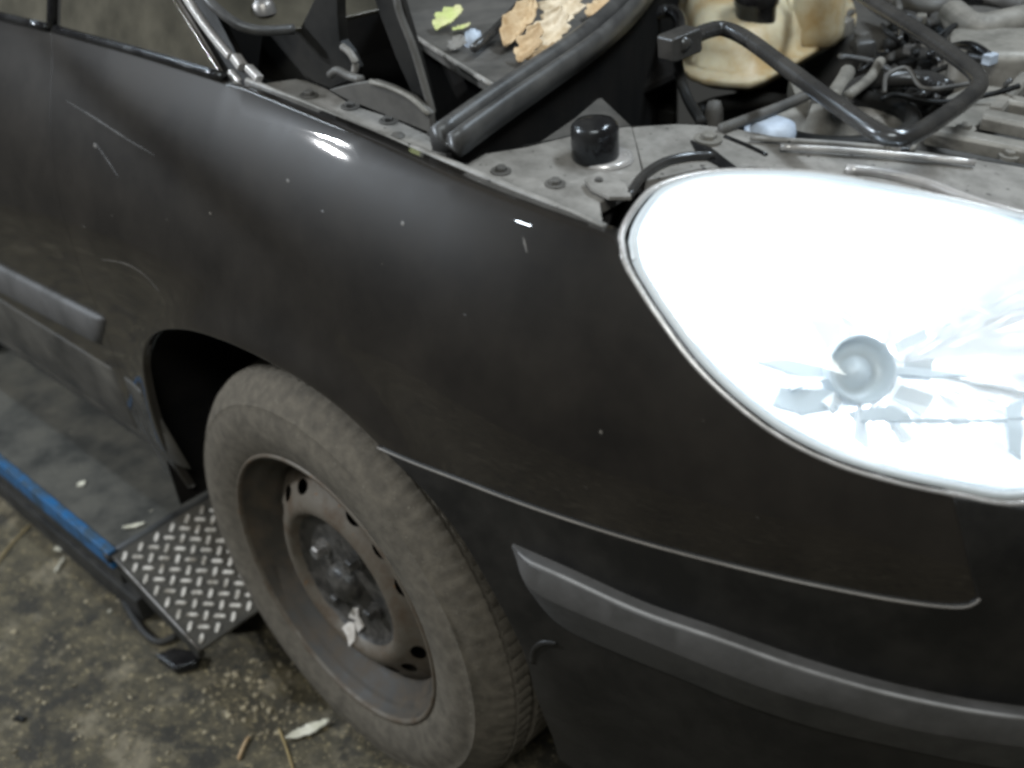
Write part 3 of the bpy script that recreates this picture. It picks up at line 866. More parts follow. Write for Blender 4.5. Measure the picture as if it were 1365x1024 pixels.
# ---------------- engine bay: rails and panels
def rpoly(name, px, mat, dz=0.0, thick=0.014, parent=car, bevel=0.0015, n=RAILN, jit=None):
    P = [rail(a, b_, dz) for a, b_ in px]
    return flat_panel(name, P, mat, parent, thick, n=n, bevel=bevel)
inner_rail = rpoly('inner_rail', [(336, 113), (392, 139), (450, 164), (520, 192), (590, 219), (650, 243), (700, 264), (760, 289), (806, 309), (800, 270), (836, 250), (858, 238), (850, 200), (842, 168), (800, 172), (740, 186), (700, 196),
      (650, 204), (606, 196), (572, 180), (520, 156), (470, 140), (436, 118), (420, 110), (400, 104), (372, 108)], 'rail')
rpoly('strut_tower', [(600, 205), (655, 206), (735, 150), (768, 138), (802, 130), (842, 168), (870, 190), (800, 215)], 'rail_dark', dz=-0.022, thick=0.05)
rpoly('tower_wall', [(580, 196), (640, 206), (720, 160), (790, 130), (900, 150), (880, 40), (640, 120)], 'dark_plastic', dz=-0.16, thick=0.02)
# lips along the gutter
tube('rail_lip', [rail(a, b_, 0.012) for a, b_ in ((330, 108), (392, 134), (450, 159), (520, 187), (590, 214), (650, 238), (700, 259), (760, 284), (806, 304))], 0.0042, 'rail', car, n=40, k=8)
tube('gutter_channel', [rail(a, b_, -0.012) for a, b_ in ((322, 114), (392, 143), (450, 168), (590, 224), (700, 270), (806, 316))], 0.007, 'rubber_black', car, n=40, k=8)
tube('fender_edge', [S(s_, crest(plan(s_)[0][0]), 0.004) + np.array([0, 0.003, -0.001]) for s_ in np.linspace(-0.345, lens_lo[0][0] - 0.012, 16)], 0.0034, 'edge', fender, n=50, k=8)  # crest edge coloured pale to draw its bright line of light
# front panel over the headlight
front_panel = rpoly('front_panel', [(842, 169), (900, 165), (932, 166), (985, 172), (1045, 184), (1120, 192), (1200, 196), (1300, 212), (1420, 232), (1420, 300), (1364, 283), (1262, 259), (1166, 239), (1085, 226), (1008, 221), (932, 224), (890, 234), (860, 240), (852, 205)], 'rail', thick=0.02)
rpoly('panel_shelf', [(1000, 190), (1110, 186), (1235, 165), (1290, 145), (1460, 170), (1460, 240), (1300, 214)], 'rail_dark', dz=-0.02, thick=0.02)
def rib(name, px, w_, mat='greycast', dz=0.006, hgt=0.008):
    P = [rail(a, b_, dz) for a, b_ in px]
    V, F = sweep(P, [(-w_, -hgt), (-w_, hgt*0.5), (-w_*0.7, hgt), (w_*0.7, hgt), (w_, hgt*0.5), (w_, -hgt)])
    return link(name, V, F, mat, car, smooth=False, bevel=0.0012)
rib('panel_rib', [(1236, 178), (1300, 190), (1420, 214)], 0.012)
rib('panel_rib', [(1310, 158), (1370, 170), (1450, 188)], 0.013)
rib('panel_rib', [(1335, 138), (1400, 148), (1460, 160)], 0.012)
rib('panel_rib', [(1326, 152), (1352, 122), (1376, 96)], 0.008)
rpoly('panel_plate', [(1245, 168), (1262, 128), (1300, 112), (1352, 118), (1328, 152), (1300, 168)], 'greycast', dz=0.0, thick=0.012)
for a, b_ in ((1287, 172), (1345, 208)):
    bolt('panel_bolt', rail(a, b_, 0.012 if a < 1300 else 0.004), 0.006, 0.006, 'greycast', car, washer=1.7)
# bright edge strips
tube('panel_edge_strip', [rail(a, b_, 0.006) for a, b_ in ((1040, 196), (1100, 199), (1180, 205), (1300, 217))], 0.0036, 'trim', car, n=20, k=8)
tube('panel_edge_lip', [rail(a, b_, 0.005) for a, b_ in ((1000, 184), (1045, 187), (1120, 192), (1200, 199))], 0.003, 'rail', car, n=20, k=8)
tube('lens_top_seal', [rail(a, b_, 0.003) for a, b_ in ((1128, 226), (1170, 230), (1230, 243), (1290, 266), (1340, 282), (1400, 296))], 0.0055, 'trim', car, n=24, k=8)
tube('lens_top_seal', [rail(a, b_, 0.004) for a, b_ in ((838, 262), (856, 236), (884, 217), (915, 209), (952, 207))], 0.0048, 'tube', car, n=24, k=8)
rpoly('panel_gusset', [(920, 186), (948, 196), (982, 222), (962, 222), (930, 205)], 'rubber_black', dz=0.002, thick=0.006, bevel=0.0006)
tube('panel_crease', [rail(a, b_, 0.001) for a, b_ in ((966, 182), (1000, 196), (1022, 207))], 0.0022, 'rubber_black', car, n=8, k=6)
bolt('panel_bolt', rail(944, 186, 0.002), 0.0085, 0.007, 'greycast', car, washer=1.7)
# bolts along the rail
for a, b_ in ((412, 128), (467, 143), (518, 162), (668, 229), (740, 246)):
    bolt('rail_bolt', rail(a, b_, 0.0), 0.0058, 0.006, 'rail_dark', car, washer=1.75)
V, F = lathe([(0.0, 0.0035), (0.006, 0.003), (0.008, 0.0)], 12, rail(530, 182))
link('rail_plug', V, F, 'rail_dark', car)
# rubber bump stop on a washer
bs = rail(794, 212)
V, F = lathe([(0.0, 0.040), (0.012, 0.0400), (0.019, 0.0385), (0.0225, 0.035), (0.0235, 0.030), (0.0235, 0.004), (0.022, 0.0), (0.0, 0.0)], 32, bs)
link('bump_stop', V, F, 'rubber_black', car)
V, F = lathe([(0.0, 0.003), (0.026, 0.003), (0.028, 0.002), (0.0285, -0.002)], 32, rail(806, 211))
link('bump_stop_washer', V, F, 'trim', car)
# headlight bracket tab
bk = [(779, 238), (800, 228), (834, 244), (842, 262), (812, 262), (788, 250)]
rpoly('lamp_bracket', bk, 'rail', dz=0.008, thick=0.004, bevel=0.0006)
rpoly('lamp_bracket_leg', [(790, 275), (800, 252), (822, 262), (812, 300), (800, 296)], 'rubber_black', dz=-0.02, thick=0.02)
bolt('bracket_bolt', rail(798, 241, 0.008), 0.0035, 0.003, 'rail_dark', car, washer=1.2)

# ---------------- scuttle and bonnet hinge
hy = 0.135
def vplate(name, px, y, mat, thick=0.006, parent=car, bevel=0.001):
    return flat_panel(name, [on(a, b_, 1, y) for a, b_ in px], mat, parent, thick, n=(0, -1, 0), bevel=bevel)
hinge = vplate('bonnet_hinge', [(486, -40), (524, -40), (548, 40), (568, 110), (577, 150), (575, 182), (556, 140), (528, 78), (506, 20)], 0.142, 'dark_plastic')
tube('hinge_flange', [on(a, b_, 1, 0.139) for a, b_ in ((524, -40), (531, 10), (551, 64), (570, 128), (576, 152), (574, 180))], 0.0038, 'rail_dark', hinge, n=20, k=8)
vplate('hinge_base', [(438, 120), (470, 112), (496, 108), (520, 116), (548, 130), (572, 152), (574, 178), (540, 164), (500, 148), (460, 132)], 0.128, 'rail_dark', thick=0.008)
tube('hinge_base_edge', [on(a, b_, 1, 0.126) for a, b_ in ((494, 109), (520, 117), (548, 131), (572, 153))], 0.0028, 'greycast', car, n=14, k=8)
vplate('scuttle_side', [(342, 102), (350, 44), (400, 38), (448, -60), (450, 20), (453, 55), (465, 72), (474, 92), (470, 106), (440, 118), (405, 104), (370, 110)], 0.165, 'dark_plastic', thick=0.012)
tube('scuttle_flange', [on(a, b_, 1, 0.16) for a, b_ in ((456, 62), (466, 70), (474, 84), (472, 98))], 0.0038, 'rail', car, n=14, k=8)
tube('scuttle_flange', [on(a, b_, 1, 0.15) for a, b_ in ((440, 100), (450, 94), (466, 102), (482, 106))], 0.0045, 'rail_dark', car, n=14, k=8)
# cowl box with leaves lying on it
cz = 0.945
top = [(548, 46), (600, 80), (656, 114), (690, 106), (760, 60), (860, -30), (820, -90), (560, -80), (520, -10)]
flat_panel('cowl_cover', [on(a, b_, 2, cz) for a, b_ in top], 'rail_dark', car, 0.012, n=(0, 0, 1))
tube('cowl_edge', [on(a, b_, 2, cz + 0.001) for a, b_ in ((545, 44), (600, 79), (655, 113))], 0.003, 'rail', car, n=12, k=8)
fa, fb = on(545, 46, 2, cz - 0.012), on(656, 115, 2, cz - 0.012); fc = on(860, -30, 2, cz - 0.012)
V = [fa, fb, fc, fc - (0, 0, .3), fb - (0, 0, .3), fa - (0, 0, .3)]
link('cowl_front', V, [(0, 1, 4, 5), (1, 2, 3, 4)], 'liner', car, smooth=False, solid=0.004)
tube('wiper_arm', [on(a, b_, 2, cz + 0.014) for a, b_ in ((632, 64), (660, 40), (700, -2), (740, -50))], 0.0055, 'tube', car, n=14, k=8)
V, F = lathe([(0.0, 0.012), (0.004, 0.012), (0.0045, 0.009), (0.009, 0.009), (0.0105, 0.0), (0.011, -0.006)], 16, on(631, 53, 2, cz + 0.006))
link('wiper_nut', V, F, 'blue_cap', car)
box('scuttle_tray', (-0.14, 0.85, 0.83), (0.46, 1.34, 0.012), 'liner', car)
box('scuttle_back', (-0.375, 0.85, 0.95), (0.012, 1.34, 0.30), 'liner', car)
# bonnet seal: two-lobed rubber profile
sp = [on(592, 188, 2, .935), on(608, 176, 2, .938), on(650, 146, 2, .944), on(720, 98, 2, .952), on(780, 56, 2, .957), on(830, 12, 2, .958), on(856, -20, 2, .958), on(900, -80, 2, .956)]
lob = []
for t in np.linspace(PI, -0.6, 8): lob.append((-0.0085 + 0.0095*math.cos(t), 0.004 + 0.010*math.sin(t)))
for t in np.linspace(PI + 0.5, 0, 8): lob.append((0.0105 + 0.0075*math.cos(t), 0.001 + 0.009*math.sin(t)))
lob += [(0.018, -0.014), (-0.019, -0.014)]
V, F = sweep(smooth_path(sp, 40), lob)
link('bonnet_seal', V, F, 'rubber', car)
q0, q1 = smooth_path(sp, 12), None
V = [p + np.array([0.004, 0, -0.012]) for p in q0] + [p + np.array([0.004, 0, -0.32]) for p in q0]
F = [(i, i + 1, 13 + i, 12 + i) for i in range(11)]
link('bulkhead', V, F, 'liner', car, smooth=False, solid=0.006)
# glints of a clamp under the seal
for a, b_ in ((739, 131), (712, 136)):
    bolt('bulkhead_bolt', on(a, b_, 2, 0.90), 0.006 if a > 720 else 0.004, 0.010, 'greycast', car, washer=1.0)

# ---------------- engine-bay contents
# dark floor and far wall of the bay
box('bay_floor', (0.33, 0.92, 0.60), (0.9, 1.35, 0.02), 'dark_plastic', car)
box('bay_far_wall', (0.30, 1.58, 0.75), (0.9, 0.02, 0.34), 'dark_plastic', car)
# inner wing wall below the rail
P = [rail(a, b_, -0.014) for a, b_ in ((572, 180), (650, 204), (740, 186), (800, 172), (842, 168), (930, 166), (1045, 184), (1200, 196), (1420, 232))]
V = P + [p - np.array([0, -0.01, 0.3]) for p in P]; kk = len(P)
link('inner_wing', V, [(i, i + 1, kk + i + 1, kk + i) for i in range(kk - 1)], 'dark_plastic', car, smooth=False, solid=0.003)

# coolant tank: rounded body with welded seam, two humps
def blob_box(name, c, size, yaw, mat, parent, bev, sub=2, top=0.8):
    hx, hy_, hz = [q / 2 for q in size]
    bm = bmesh.new(); bmesh.ops.create_cube(bm, size=1)
    for v in bm.verts:
        k_ = top if v.co.z > 0 else 1
        v.co = Vector((v.co.x * size[0] * k_, v.co.y * size[1] * k_, v.co.z * size[2]))
    bmesh.ops.bevel(bm, geom=bm.edges[:] , offset=bev, segments=5, profile=0.5, affect='EDGES')
    R = Matrix.Rotation(yaw, 3, 'Z')
    for v in bm.verts: v.co = R @ v.co + Vector(c)
    me = bpy.data.meshes.new(name); bm.to_mesh(me); bm.free(); me.materials.append(M[mat])
    me.polygons.foreach_set('use_smooth', [True] * len(me.polygons))
    o = bpy.data.objects.new(name, me); col.objects.link(o); o.parent = parent
    return o
tz = 0.84
seamP = [on(a, b_, 2, tz) for a, b_ in ((914, 92), (930, 103), (965, 108), (1003, 109), (1040, 92), (1085, 66), (1132, 38), (1136, 20), (1118, -20), (1080, -50), (940, -50), (905, 40))]
tank = empty('coolant_tank', np.mean(seamP, axis=0), car); TO = np.mean(seamP, axis=0)
loopT = smooth_path(seamP + [seamP[0]], 61)[:-1]; cT = loopT.mean(0)
def tank_body():
    V, F = [], []; k_ = len(loopT)
    lev = [(-0.030, 0.80), (-0.027, 0.88), (-0.018, 0.92), (-0.006, 0.935), (-0.0045, 1.03), (0.0045, 1.03), (0.006, 0.935), (0.03, 0.93), (0.052, 0.86), (0.064, 0.72), (0.068, 0.5)]
    for dz, s_ in lev:
        for p in loopT:
            q = cT + (p - cT) * s_ + np.array([0, 0, dz])
            V.append(q - TO)
    for j in range(len(lev) - 1):
        for i in range(k_): F.append((j*k_ + i, j*k_ + (i + 1) % k_, (j + 1)*k_ + (i + 1) % k_, (j + 1)*k_ + i))
    F.append(tuple(range(k_))); F.append(tuple((len(lev) - 1)*k_ + i for i in range(k_)))
    return link('tank_body', V, F, 'tank', tank)
tank_body()
hp = on(1086, 10, 2, 0.885) - TO
blob_box('tank_neck', hp, (0.085, 0.12, 0.10), 0.55, 'tank', tank, 0.03, top=0.85)
V, F = lathe([(0.0, 0.03), (0.026, 0.03), (0.030, 0.026), (0.030, 0.0), (0.027, -0.004), (0.027, -0.03)], 28, on(1008, 4, 2, 0.915) - TO)
link('tank_cap', V, F, 'rubber_black', tank)
tube('tank_hose', [on(a, b_, 2, .90) - TO for a, b_ in ((835, 40), (865, 22), (890, 14), (905, 24), (908, 50))], 0.009, 'rubber_black', tank, n=20)

# bent tube with socket end
tp_ = [(906, 60, .962), (936, 44, .960), (962, 38, .958), (992, 50, .955), (1050, 92, .947), (1120, 143, .938), (1178, 181, .930), (1204, 184, .928), (1232, 172, .928), (1296, 126, .928), (1306, 110, .929), (1294, 92, .932), (1240, 52, .94), (1150, -6, .952), (1080, -55, .96)]
tb = tube('bent_tube', [on(a, b_, 2, z) for a, b_, z in tp_], 0.0086, 'tube', car, n=110, k=12)
pa, pb = on(886, 66, 2, .958), on(926, 50, 2, .961)
V, F = sweep([pa, pa + (pb - pa) * .1, pa + (pb - pa) * .9, pb], [(-0.013, -0.013), (-0.013, 0.013), (0.013, 0.013), (0.013, -0.013)], scale=[.9, 1, 1, .9])
link('tube_socket', V, F, 'tube', tb, smooth=False, bevel=0.002)
tube('tube_stay', [on(a, b_, 2, z) for a, b_, z in ((902, 70, .95), (906, 100, .92), (916, 130, .90), (936, 164, .893))], 0.006, 'dark_plastic', tb, n=16)
rpoly('tube_foot', [(1168, 176), (1185, 180), (1222, 180), (1216, 198), (1186, 198)], 'rubber_black', dz=0.004, thick=0.012)
for pp in (((1172, 178), (1184, 198)), ((1228, 180), (1216, 200))):
    tube('tube_foot_edge', [rail(a, b_, 0.008) for a, b_ in pp], 0.0028, 'greycast', car, n=5, k=6)

# clutter: fan shroud, hoses, housings
sh_c = on(1105, 172, 2, .862)
V, F = lathe([(0.075, -0.05), (0.082, -0.004), (0.082, 0.006), (0.074, 0.008), (0.066, 0.0), (0.060, -0.02), (0.03, -0.022), (0.0, -0.02)], 40, sh_c + np.array([0.0, 0.02, -0.01]))
link('round_housing', V, F, 'greycast', car)
tube('housing_band', [sh_c + np.array([0.078*math.cos(t), 0.02 + 0.078*math.sin(t), 0.004]) for t in np.linspace(-2.6, 2.2, 30)], 0.010, 'dark_plastic', car, n=50)
V, F = lathe([(0.0, 0.012), (0.018, 0.012), (0.026, 0.008), (0.0275, 0.0), (0.0275, -0.02)], 32, rail(1026, 176, -0.012))
link('filler_cap', V, F, 'blue_cap', car)
tube('diagonal_stay', [rail(a, b_, 0.004) for a, b_ in ((962, 172), (1000, 158), (1040, 143), (1078, 126))], 0.0062, 'rail_dark', car, n=12, k=8)
rpoly('small_bracket', [(1052, 104), (1074, 100), (1092, 118), (1080, 134), (1060, 128)], 'greycast', dz=-0.02, thick=0.02)
def hose(px, z, r, mat, name='hose'):
    return tube(name, [on(a, b_, 2, z) for a, b_ in px], r, mat, car, n=30)
hose([(1120, 150), (1140, 116), (1180, 106), (1236, 106), (1262, 118)], .88, 0.010, 'tube')
hose([(1130, 128), (1160, 104), (1174, 82)], .89, 0.006, 'greycast')
hose([(1110, 130), (1124, 108), (1130, 96)], .885, 0.009, 'greycast')
hose([(1185, 60), (1230, 44), (1290, 50), (1330, 76)], .86, 0.010, 'dark_plastic')
hose([(1200, 20), (1260, 22), (1320, 34), (1400, 30)], .85, 0.012, 'rubber')
hose([(1270, 20), (1300, 40), (1340, 34), (1400, 20)], .90, 0.020, 'greycast', 'intake_pipe')
hose([(1180, -10), (1240, 10), (1300, -4), (1380, 8)], .87, 0.012, 'rail_dark', 'intake_pipe')
hose([(1150, 60), (1170, 90), (1200, 120), (1240, 150)], .82, 0.012, 'dark_plastic')
hose([(1160, 40), (1200, 72), (1250, 80), (1290, 104)], .80, 0.014, 'rail_dark')
hose([(930, 150), (960, 140), (1010, 134), (1060, 140)], .80, 0.012, 'dark_plastic')
P = on(1342, 92, 2, .87); blob_box('engine_cover', P, (0.14, 0.12, 0.07), 0.5, 'greycast', car, 0.012, top=0.95)
P = on(1220, 80, 2, .74); blob_box('engine_block', P, (0.30, 0.34, 0.16), 0.2, 'rail_dark', car, 0.02, top=0.9)
P = on(1060, 70, 2, .70); blob_box('gearbox_housing', P, (0.22, 0.20, 0.12), 0.5, 'dark_plastic', car, 0.03, top=0.8)
for i in range(26):
    a, b_ = rng.uniform(1120, 1300), rng.uniform(20, 150)
    p = on(a, b_, 2, rng.uniform(.80, .85)); s_ = rng.uniform(0.012, 0.028)
    if rng.random() < 0.5:
        blob_box('engine_fitting', p, (s_*1.4, s_, s_*1.1), rng.uniform(0, 3), ['rail_dark', 'dark_plastic', 'greycast', 'rubber'][i % 4], car, s_*0.2, top=0.85)
    else:
        V, F = lathe([(0, s_*.6), (s_*.45, s_*.6), (s_*.5, s_*.5), (s_*.5, 0), (s_*.7, -s_*.1), (s_*.7, -s_*.5)], 14, p)
        link('engine_fitting', V, F, ['rail_dark', 'greycast', 'dark_plastic'][i % 3], car)
for i in range(34):
    a, b_ = rng.uniform(1130, 1360), rng.uniform(-10, 130)
    z = rng.uniform(.84, .90); pts = [on(a, b_, 2, z)]
    for q in range(4):
        pts.append(pts[-1] + np.array([rng.uniform(-.05, .05), rng.uniform(-.05, .07), rng.uniform(-.02, .015)]))
    c_ = tube('cable', pts, rng.uniform(0.0022, 0.0055), ['rubber_black', 'dark_plastic', 'tube', 'rubber', 'rail_dark'][i % 5], car, n=22, k=7)
    if i % 3 == 0:
        R = Matrix.Rotation(rng.uniform(0, 3), 3, 'Z')
        box('cable_clip', pts[2], (0.016, 0.012, 0.012), ['greycast', 'rail_dark', 'blue_cap'][(i // 3) % 3], c_, rot=R, bevel=0.002)
V, F = lathe([(0.0, 0.014), (0.007, 0.012), (0.010, 0.004), (0.011, -0.02)], 14, on(952, 150, 2, .885))
link('grommet', V, F, 'rail_dark', car)

# ------------------------------------------------------------------ vehicle lift under the sill
lift = empty('vehicle_lift', (-0.9, 0.1, FZ))
LO = np.array([-0.9, 0.1, FZ])
tag(lift, 'low blue scissor lift platform with tread-plate ramp end under the car sill', 'vehicle lift')
PX, PY, PZ = -0.458, -0.086, 0.19
def lbox(name, lo, hi, mat, parent=lift, bevel=0.002):
    lo, hi = np.array(lo) - LO, np.array(hi) - LO
    return box(name, (lo + hi) / 2, hi - lo, mat, parent, bevel=bevel)
plat = lbox('platform', (-2.3, PY + 0.012, PZ - 0.035), (PX, 0.44, PZ), 'deck')
lbox('side_rail', (-2.3, PY - 0.004, PZ - 0.030), (PX + 0.004, PY + 0.0118, PZ + 0.004), 'blue', plat)
lbox('side_channel', (-2.3, PY + 0.006, PZ - 0.075), (PX - 0.004, PY + 0.03, PZ - 0.031), 'black_steel', plat)
lbox('base_frame', (-2.3, PY + 0.03, FZ), (PX - 0.05, 0.40, FZ + 0.05), 'black_steel')
for y in (PY + 0.05, 0.36):
    for sg in (-1, 1):
        R = Matrix.Rotation(sg * math.atan2(0.10, 1.2), 3, 'Y')
        box('scissor_arm', np.array((-1.35, y + 0.012 * sg, 0.09)) - LO, (1.35, 0.02, 0.045), 'black_steel', lift, rot=R)
lbox('lift_pad', (-1.42, 0.05, PZ), (-1.26, 0.16, 0.312), 'rubber_black')
# ramp flap: hinged tread plate sloping down
FX, FZ2 = -0.228, 0.124
A_ = np.array([PX + 0.006, PY, PZ - 0.002]); B_ = np.array([FX, PY, FZ2])
fdir = (B_ - A_); flen = np.linalg.norm(fdir); fdir /= flen; ydir = np.array([0, 1.0, 0]); fn = np.cross(fdir, ydir); fn /= np.linalg.norm(fn)
if fn[2] < 0: fn = -fn
wid = 0.52
def fl(u_, v_, h_): return A_ + fdir*u_ + ydir*v_ + fn*h_ - LO
V = [fl(u_, v_, h_) for h_ in (0, -0.007) for u_, v_ in ((0, 0), (flen, 0), (flen, wid), (0, wid))]
flap = link('ramp_flap', V, [(0, 1, 2, 3), (7, 6, 5, 4), (0, 4, 5, 1), (1, 5, 6, 2), (2, 6, 7, 3), (3, 7, 4, 0)], 'plate', lift, smooth=False, bevel=0.0015)
V = [fl(u_, v_, h_) for h_ in (-0.0072, -0.042) for u_, v_ in ((0.0, 0.004), (flen - 0.012, 0.004), (flen - 0.012, 0.016), (0.0, 0.016))]
link('flap_side', V, [(0, 1, 2, 3), (7, 6, 5, 4), (0, 4, 5, 1), (1, 5, 6, 2), (2, 6, 7, 3), (3, 7, 4, 0)], 'black_steel', flap, smooth=False, bevel=0.001)
# bright worn edge
tube('flap_edge', [fl(0.01, 0.001, 0.0005), fl(flen - 0.002, 0.001, 0.0005)], 0.0018, 'steel', flap, n=6, k=6)
tube('hinge_pin', [fl(-0.006, -0.006, -0.008), fl(-0.006, wid, -0.008)], 0.010, 'black_steel', lift, n=6)
e1 = np.array([1, 1]) / math.sqrt(2); e2 = np.array([1, -1]) / math.sqrt(2)
bar_me = None; pitch = 0.0205; nbar = 0
for i in range(-30, 40):
    for j in range(-40, 40):
        q = i*pitch*e1 + j*pitch*e2
        if not (0.010 < q[0] < flen - 0.008 and 0.008 < q[1] < 0.25): continue
        if nbar >= 290: continue
        if bar_me is None:
            L2, W2, H2 = 0.0100, 0.0036, 0.0021
            V = []
            for h_, k_ in ((-0.0008, 1.0), (H2, 0.72)):
                for u_, v_ in ((-1, 0), (-.6, -1), (.6, -1), (1, 0), (.6, 1), (-.6, 1)): V.append((u_*L2*(1 if k_ == 1 else 0.86), v_*W2*k_, h_))
            Fb = [(6, 7, 8, 9, 10, 11)] + [(t, (t + 1) % 6, 6 + (t + 1) % 6, 6 + t) for t in range(6)]
            bo = link('tread_bar', V, Fb, 'bar', flap, smooth=False); bar_me = bo.data
        else:
            bo = bpy.data.objects.new('tread_bar', bar_me); col.objects.link(bo); bo.parent = flap
        d2 = e1 if (i + j) % 2 == 0 else e2
        X = fdir*d2[0] + ydir*d2[1]; Y = np.cross(fn, X); p = fl(q[0], q[1], 0)
        bo.matrix_local = Matrix(((X[0], Y[0], fn[0], p[0]), (X[1], Y[1], fn[1], p[1]), (X[2], Y[2], fn[2], p[2]), (0, 0, 0, 1)))
        nbar += 1
# foot and rod below the flap, on the floor
P = [on(a, b_, 2, FZ + 0.018) for a, b_ in ((206, 872), (232, 862), (266, 868), (262, 882), (232, 890))]
tag(flat_panel('rubber_wedge', P, 'rubber_black', None, 0.018, n=(0, 0, 1), bevel=0.003), 'small black rubber wedge on the floor below the tread-plate ramp tip', 'wedge')
o = tube('bent_rod', [on(a, b_, 2, FZ + 0.006) for a, b_ in ((165, 800), (180, 826), (196, 846), (214, 856), (236, 848))], 0.0065, 'black_steel', None, n=24)
tag(o, 'curved black rod lying on concrete beside the ramp flap', 'rod')

# ------------------------------------------------------------------ leaves and floor litter
def leaf(name, px, z, mat, label, cat='leaf', fold=0.25, curl=0.01, width=0.4, thick=0.0008, n=None, group=None, lift_=0.0, z2=None):
    """leaf between two pixels on height z: midrib fold, curl, pointed outline"""
    a = on(px[0][0], px[0][1], 2, z); b_ = on(px[1][0], px[1][1], 2, z if z2 is None else z2); d = b_ - a; L = np.linalg.norm(d); d /= L
    s = np.cross((0, 0, 1), d); s /= np.linalg.norm(s); up_ = np.cross(d, s); up_ *= 1 if up_[2] >= 0 else -1
    V, F = [], []; nu = 22; nv = 12; ph = L * 1000 + px[0][0]
    for i in range(nu + 1):
        t = i / nu; wd = L * width * (math.sin(PI * min(1, t*0.96 + 0.02))**0.8) * (1 + (0.20 if width > 0.25 else 0.06)*math.sin(t*21 + ph) + (0.07 if width > 0.25 else 0.0)*math.sin(t*47 + ph*2))
        for j in range(nv + 1):
            v_ = j / nv * 2 - 1
            cr_ = min(0.004, L * 0.05)
            h = abs(v_)**1.4 * wd * fold + curl * (2*t - 1)**2 + 0.0012 + lift_ * t + cr_*(math.sin(9*t + 4*v_ + ph)**2 + 0.6*math.sin(17*t - 9*v_ + ph)**2 + 0.25*abs(math.sin(30*(t - 0.25*abs(v_)))))
            V.append(a + d*L*t + s*v_*wd + up_ * h)
    for i in range(nu):
        for j in range(nv): F.append((i*(nv + 1) + j, i*(nv + 1) + j + 1, (i + 1)*(nv + 1) + j + 1, (i + 1)*(nv + 1) + j))
    o = link(name, V, F, mat, None, solid=thick)
    return tag(o, label, cat, group)
GL = 'fallen leaves caught in the cowl'
leaf('leaf', ((696, 88), (724, 36)), cz, 'leaf_tan', 'broad tan dry leaf curled against the bonnet seal on the cowl', group=GL, width=0.36, z2=cz + .034, curl=.004)
leaf('leaf', ((728, 72), (752, 14)), cz + .002, 'leaf_pale', 'pale cream dry leaf leaning beside the tan one by the seal', group=GL, width=0.40, z2=cz + .040, curl=.005)
leaf('leaf', ((742, 44), (764, -16)), cz + .006, 'leaf_pale', 'large pale dry leaf standing highest behind the bonnet seal', group=GL, width=0.46, z2=cz + .046, curl=.006)
leaf('leaf', ((676, 70), (712, 8)), cz + .001, 'leaf_tan', 'narrow brown dry leaf beside the wiper arm', group=GL, width=0.20, fold=0.5, z2=cz + .030, curl=.004)
leaf('leaf', ((704, 86), (746, 66)), cz + .002, 'leaf_tan', 'short tan leaf scrap at the foot of the bonnet seal', group=GL, width=0.42, curl=0.003, z2=cz + .012)
leaf('leaf', ((786, 28), (812, 2)), cz + .002, 'leaf_tan', 'brown leaf scrap tucked far along the bonnet seal', group=GL, width=0.36, z2=cz + .016, curl=.003)
leaf('leaf', ((584, 46), (616, 14)), cz, 'leaf_green', 'folded yellow-green leaf lying on the dark cowl edge', group=GL, width=0.36, fold=0.4, curl=0.003, z2=cz + .018)
leaf('leaf', ((604, 44), (628, 36)), cz + .003, 'leaf_green', 'small pale green leaf tip below the folded green leaf', group=GL, width=0.30, fold=0.2, curl=.002, z2=cz + .006)
leaf('leaf', ((604, 72), (616, 52)), cz, 'rail', 'grey withered leaf scrap under the green leaf', group=GL, width=0.40, curl=.003, z2=cz + .010)
leaf('leaf', ((436, 30), (512, 2)), 0.84, 'leaf_tan', 'orange-brown leaf seen between scuttle side and bonnet hinge', group=GL, width=0.26, curl=.004, z2=0.87)

leaf('leaf', ((382, 988), (440, 964)), FZ, 'leaf_white', 'bleached willow-shaped leaf on the floor beside the tyre', width=0.14, fold=0.15, curl=0.003)
o = tube('straw', [on(a, b_, 2, FZ + 0.003) for a, b_ in ((372, 972), (380, 992), (392, 1030))], 0.0016, 'straw', None, n=10, k=6)
tag(o, 'thin yellow straw touching the bleached leaf on the floor', 'straw')
o = tube('twig', [on(a, b_, 2, FZ + 0.004) for a, b_ in ((318, 1012), (326, 992), (332, 982))], 0.0028, 'leaf_tan', None, n=8, k=6)
tag(o, 'short tan twig on the concrete beyond the straw', 'twig')
o = tube('straw', [on(a, b_, 2, FZ + 0.003) for a, b_ in ((-5, 752), (18, 722), (40, 700))], 0.0016, 'straw', None, n=8, k=6)
tag(o, 'yellow stalk lying alone on the floor below the blue lift rail', 'straw')
leaf('leaf', ((72, 734), (90, 730)), FZ, 'leaf_white', 'pale leaf scrap on the floor under the blue rail', width=0.3, fold=0.1, curl=0.002)
o = tube('twig', [on(a, b_, 2, FZ + 0.004) for a, b_ in ((74, 762), (80, 752), (86, 744))], 0.0026, 'leaf_white', None, n=6, k=6)
tag(o, 'tiny pale twig next to the pale leaf scrap below the blue rail', 'twig')
# scraps on the lift
tube_o = leaf('leaf', ((164, 706), (194, 700)), PZ, 'leaf_white', 'thin pale scrap lying on the lift deck at the flap hinge', width=0.12, fold=0.1, curl=0.002)
leaf('leaf', ((104, 650), (114, 643)), PZ, 'leaf_white', 'small pale speck on the grimy lift deck', width=0.4, fold=0.1, curl=0.001)


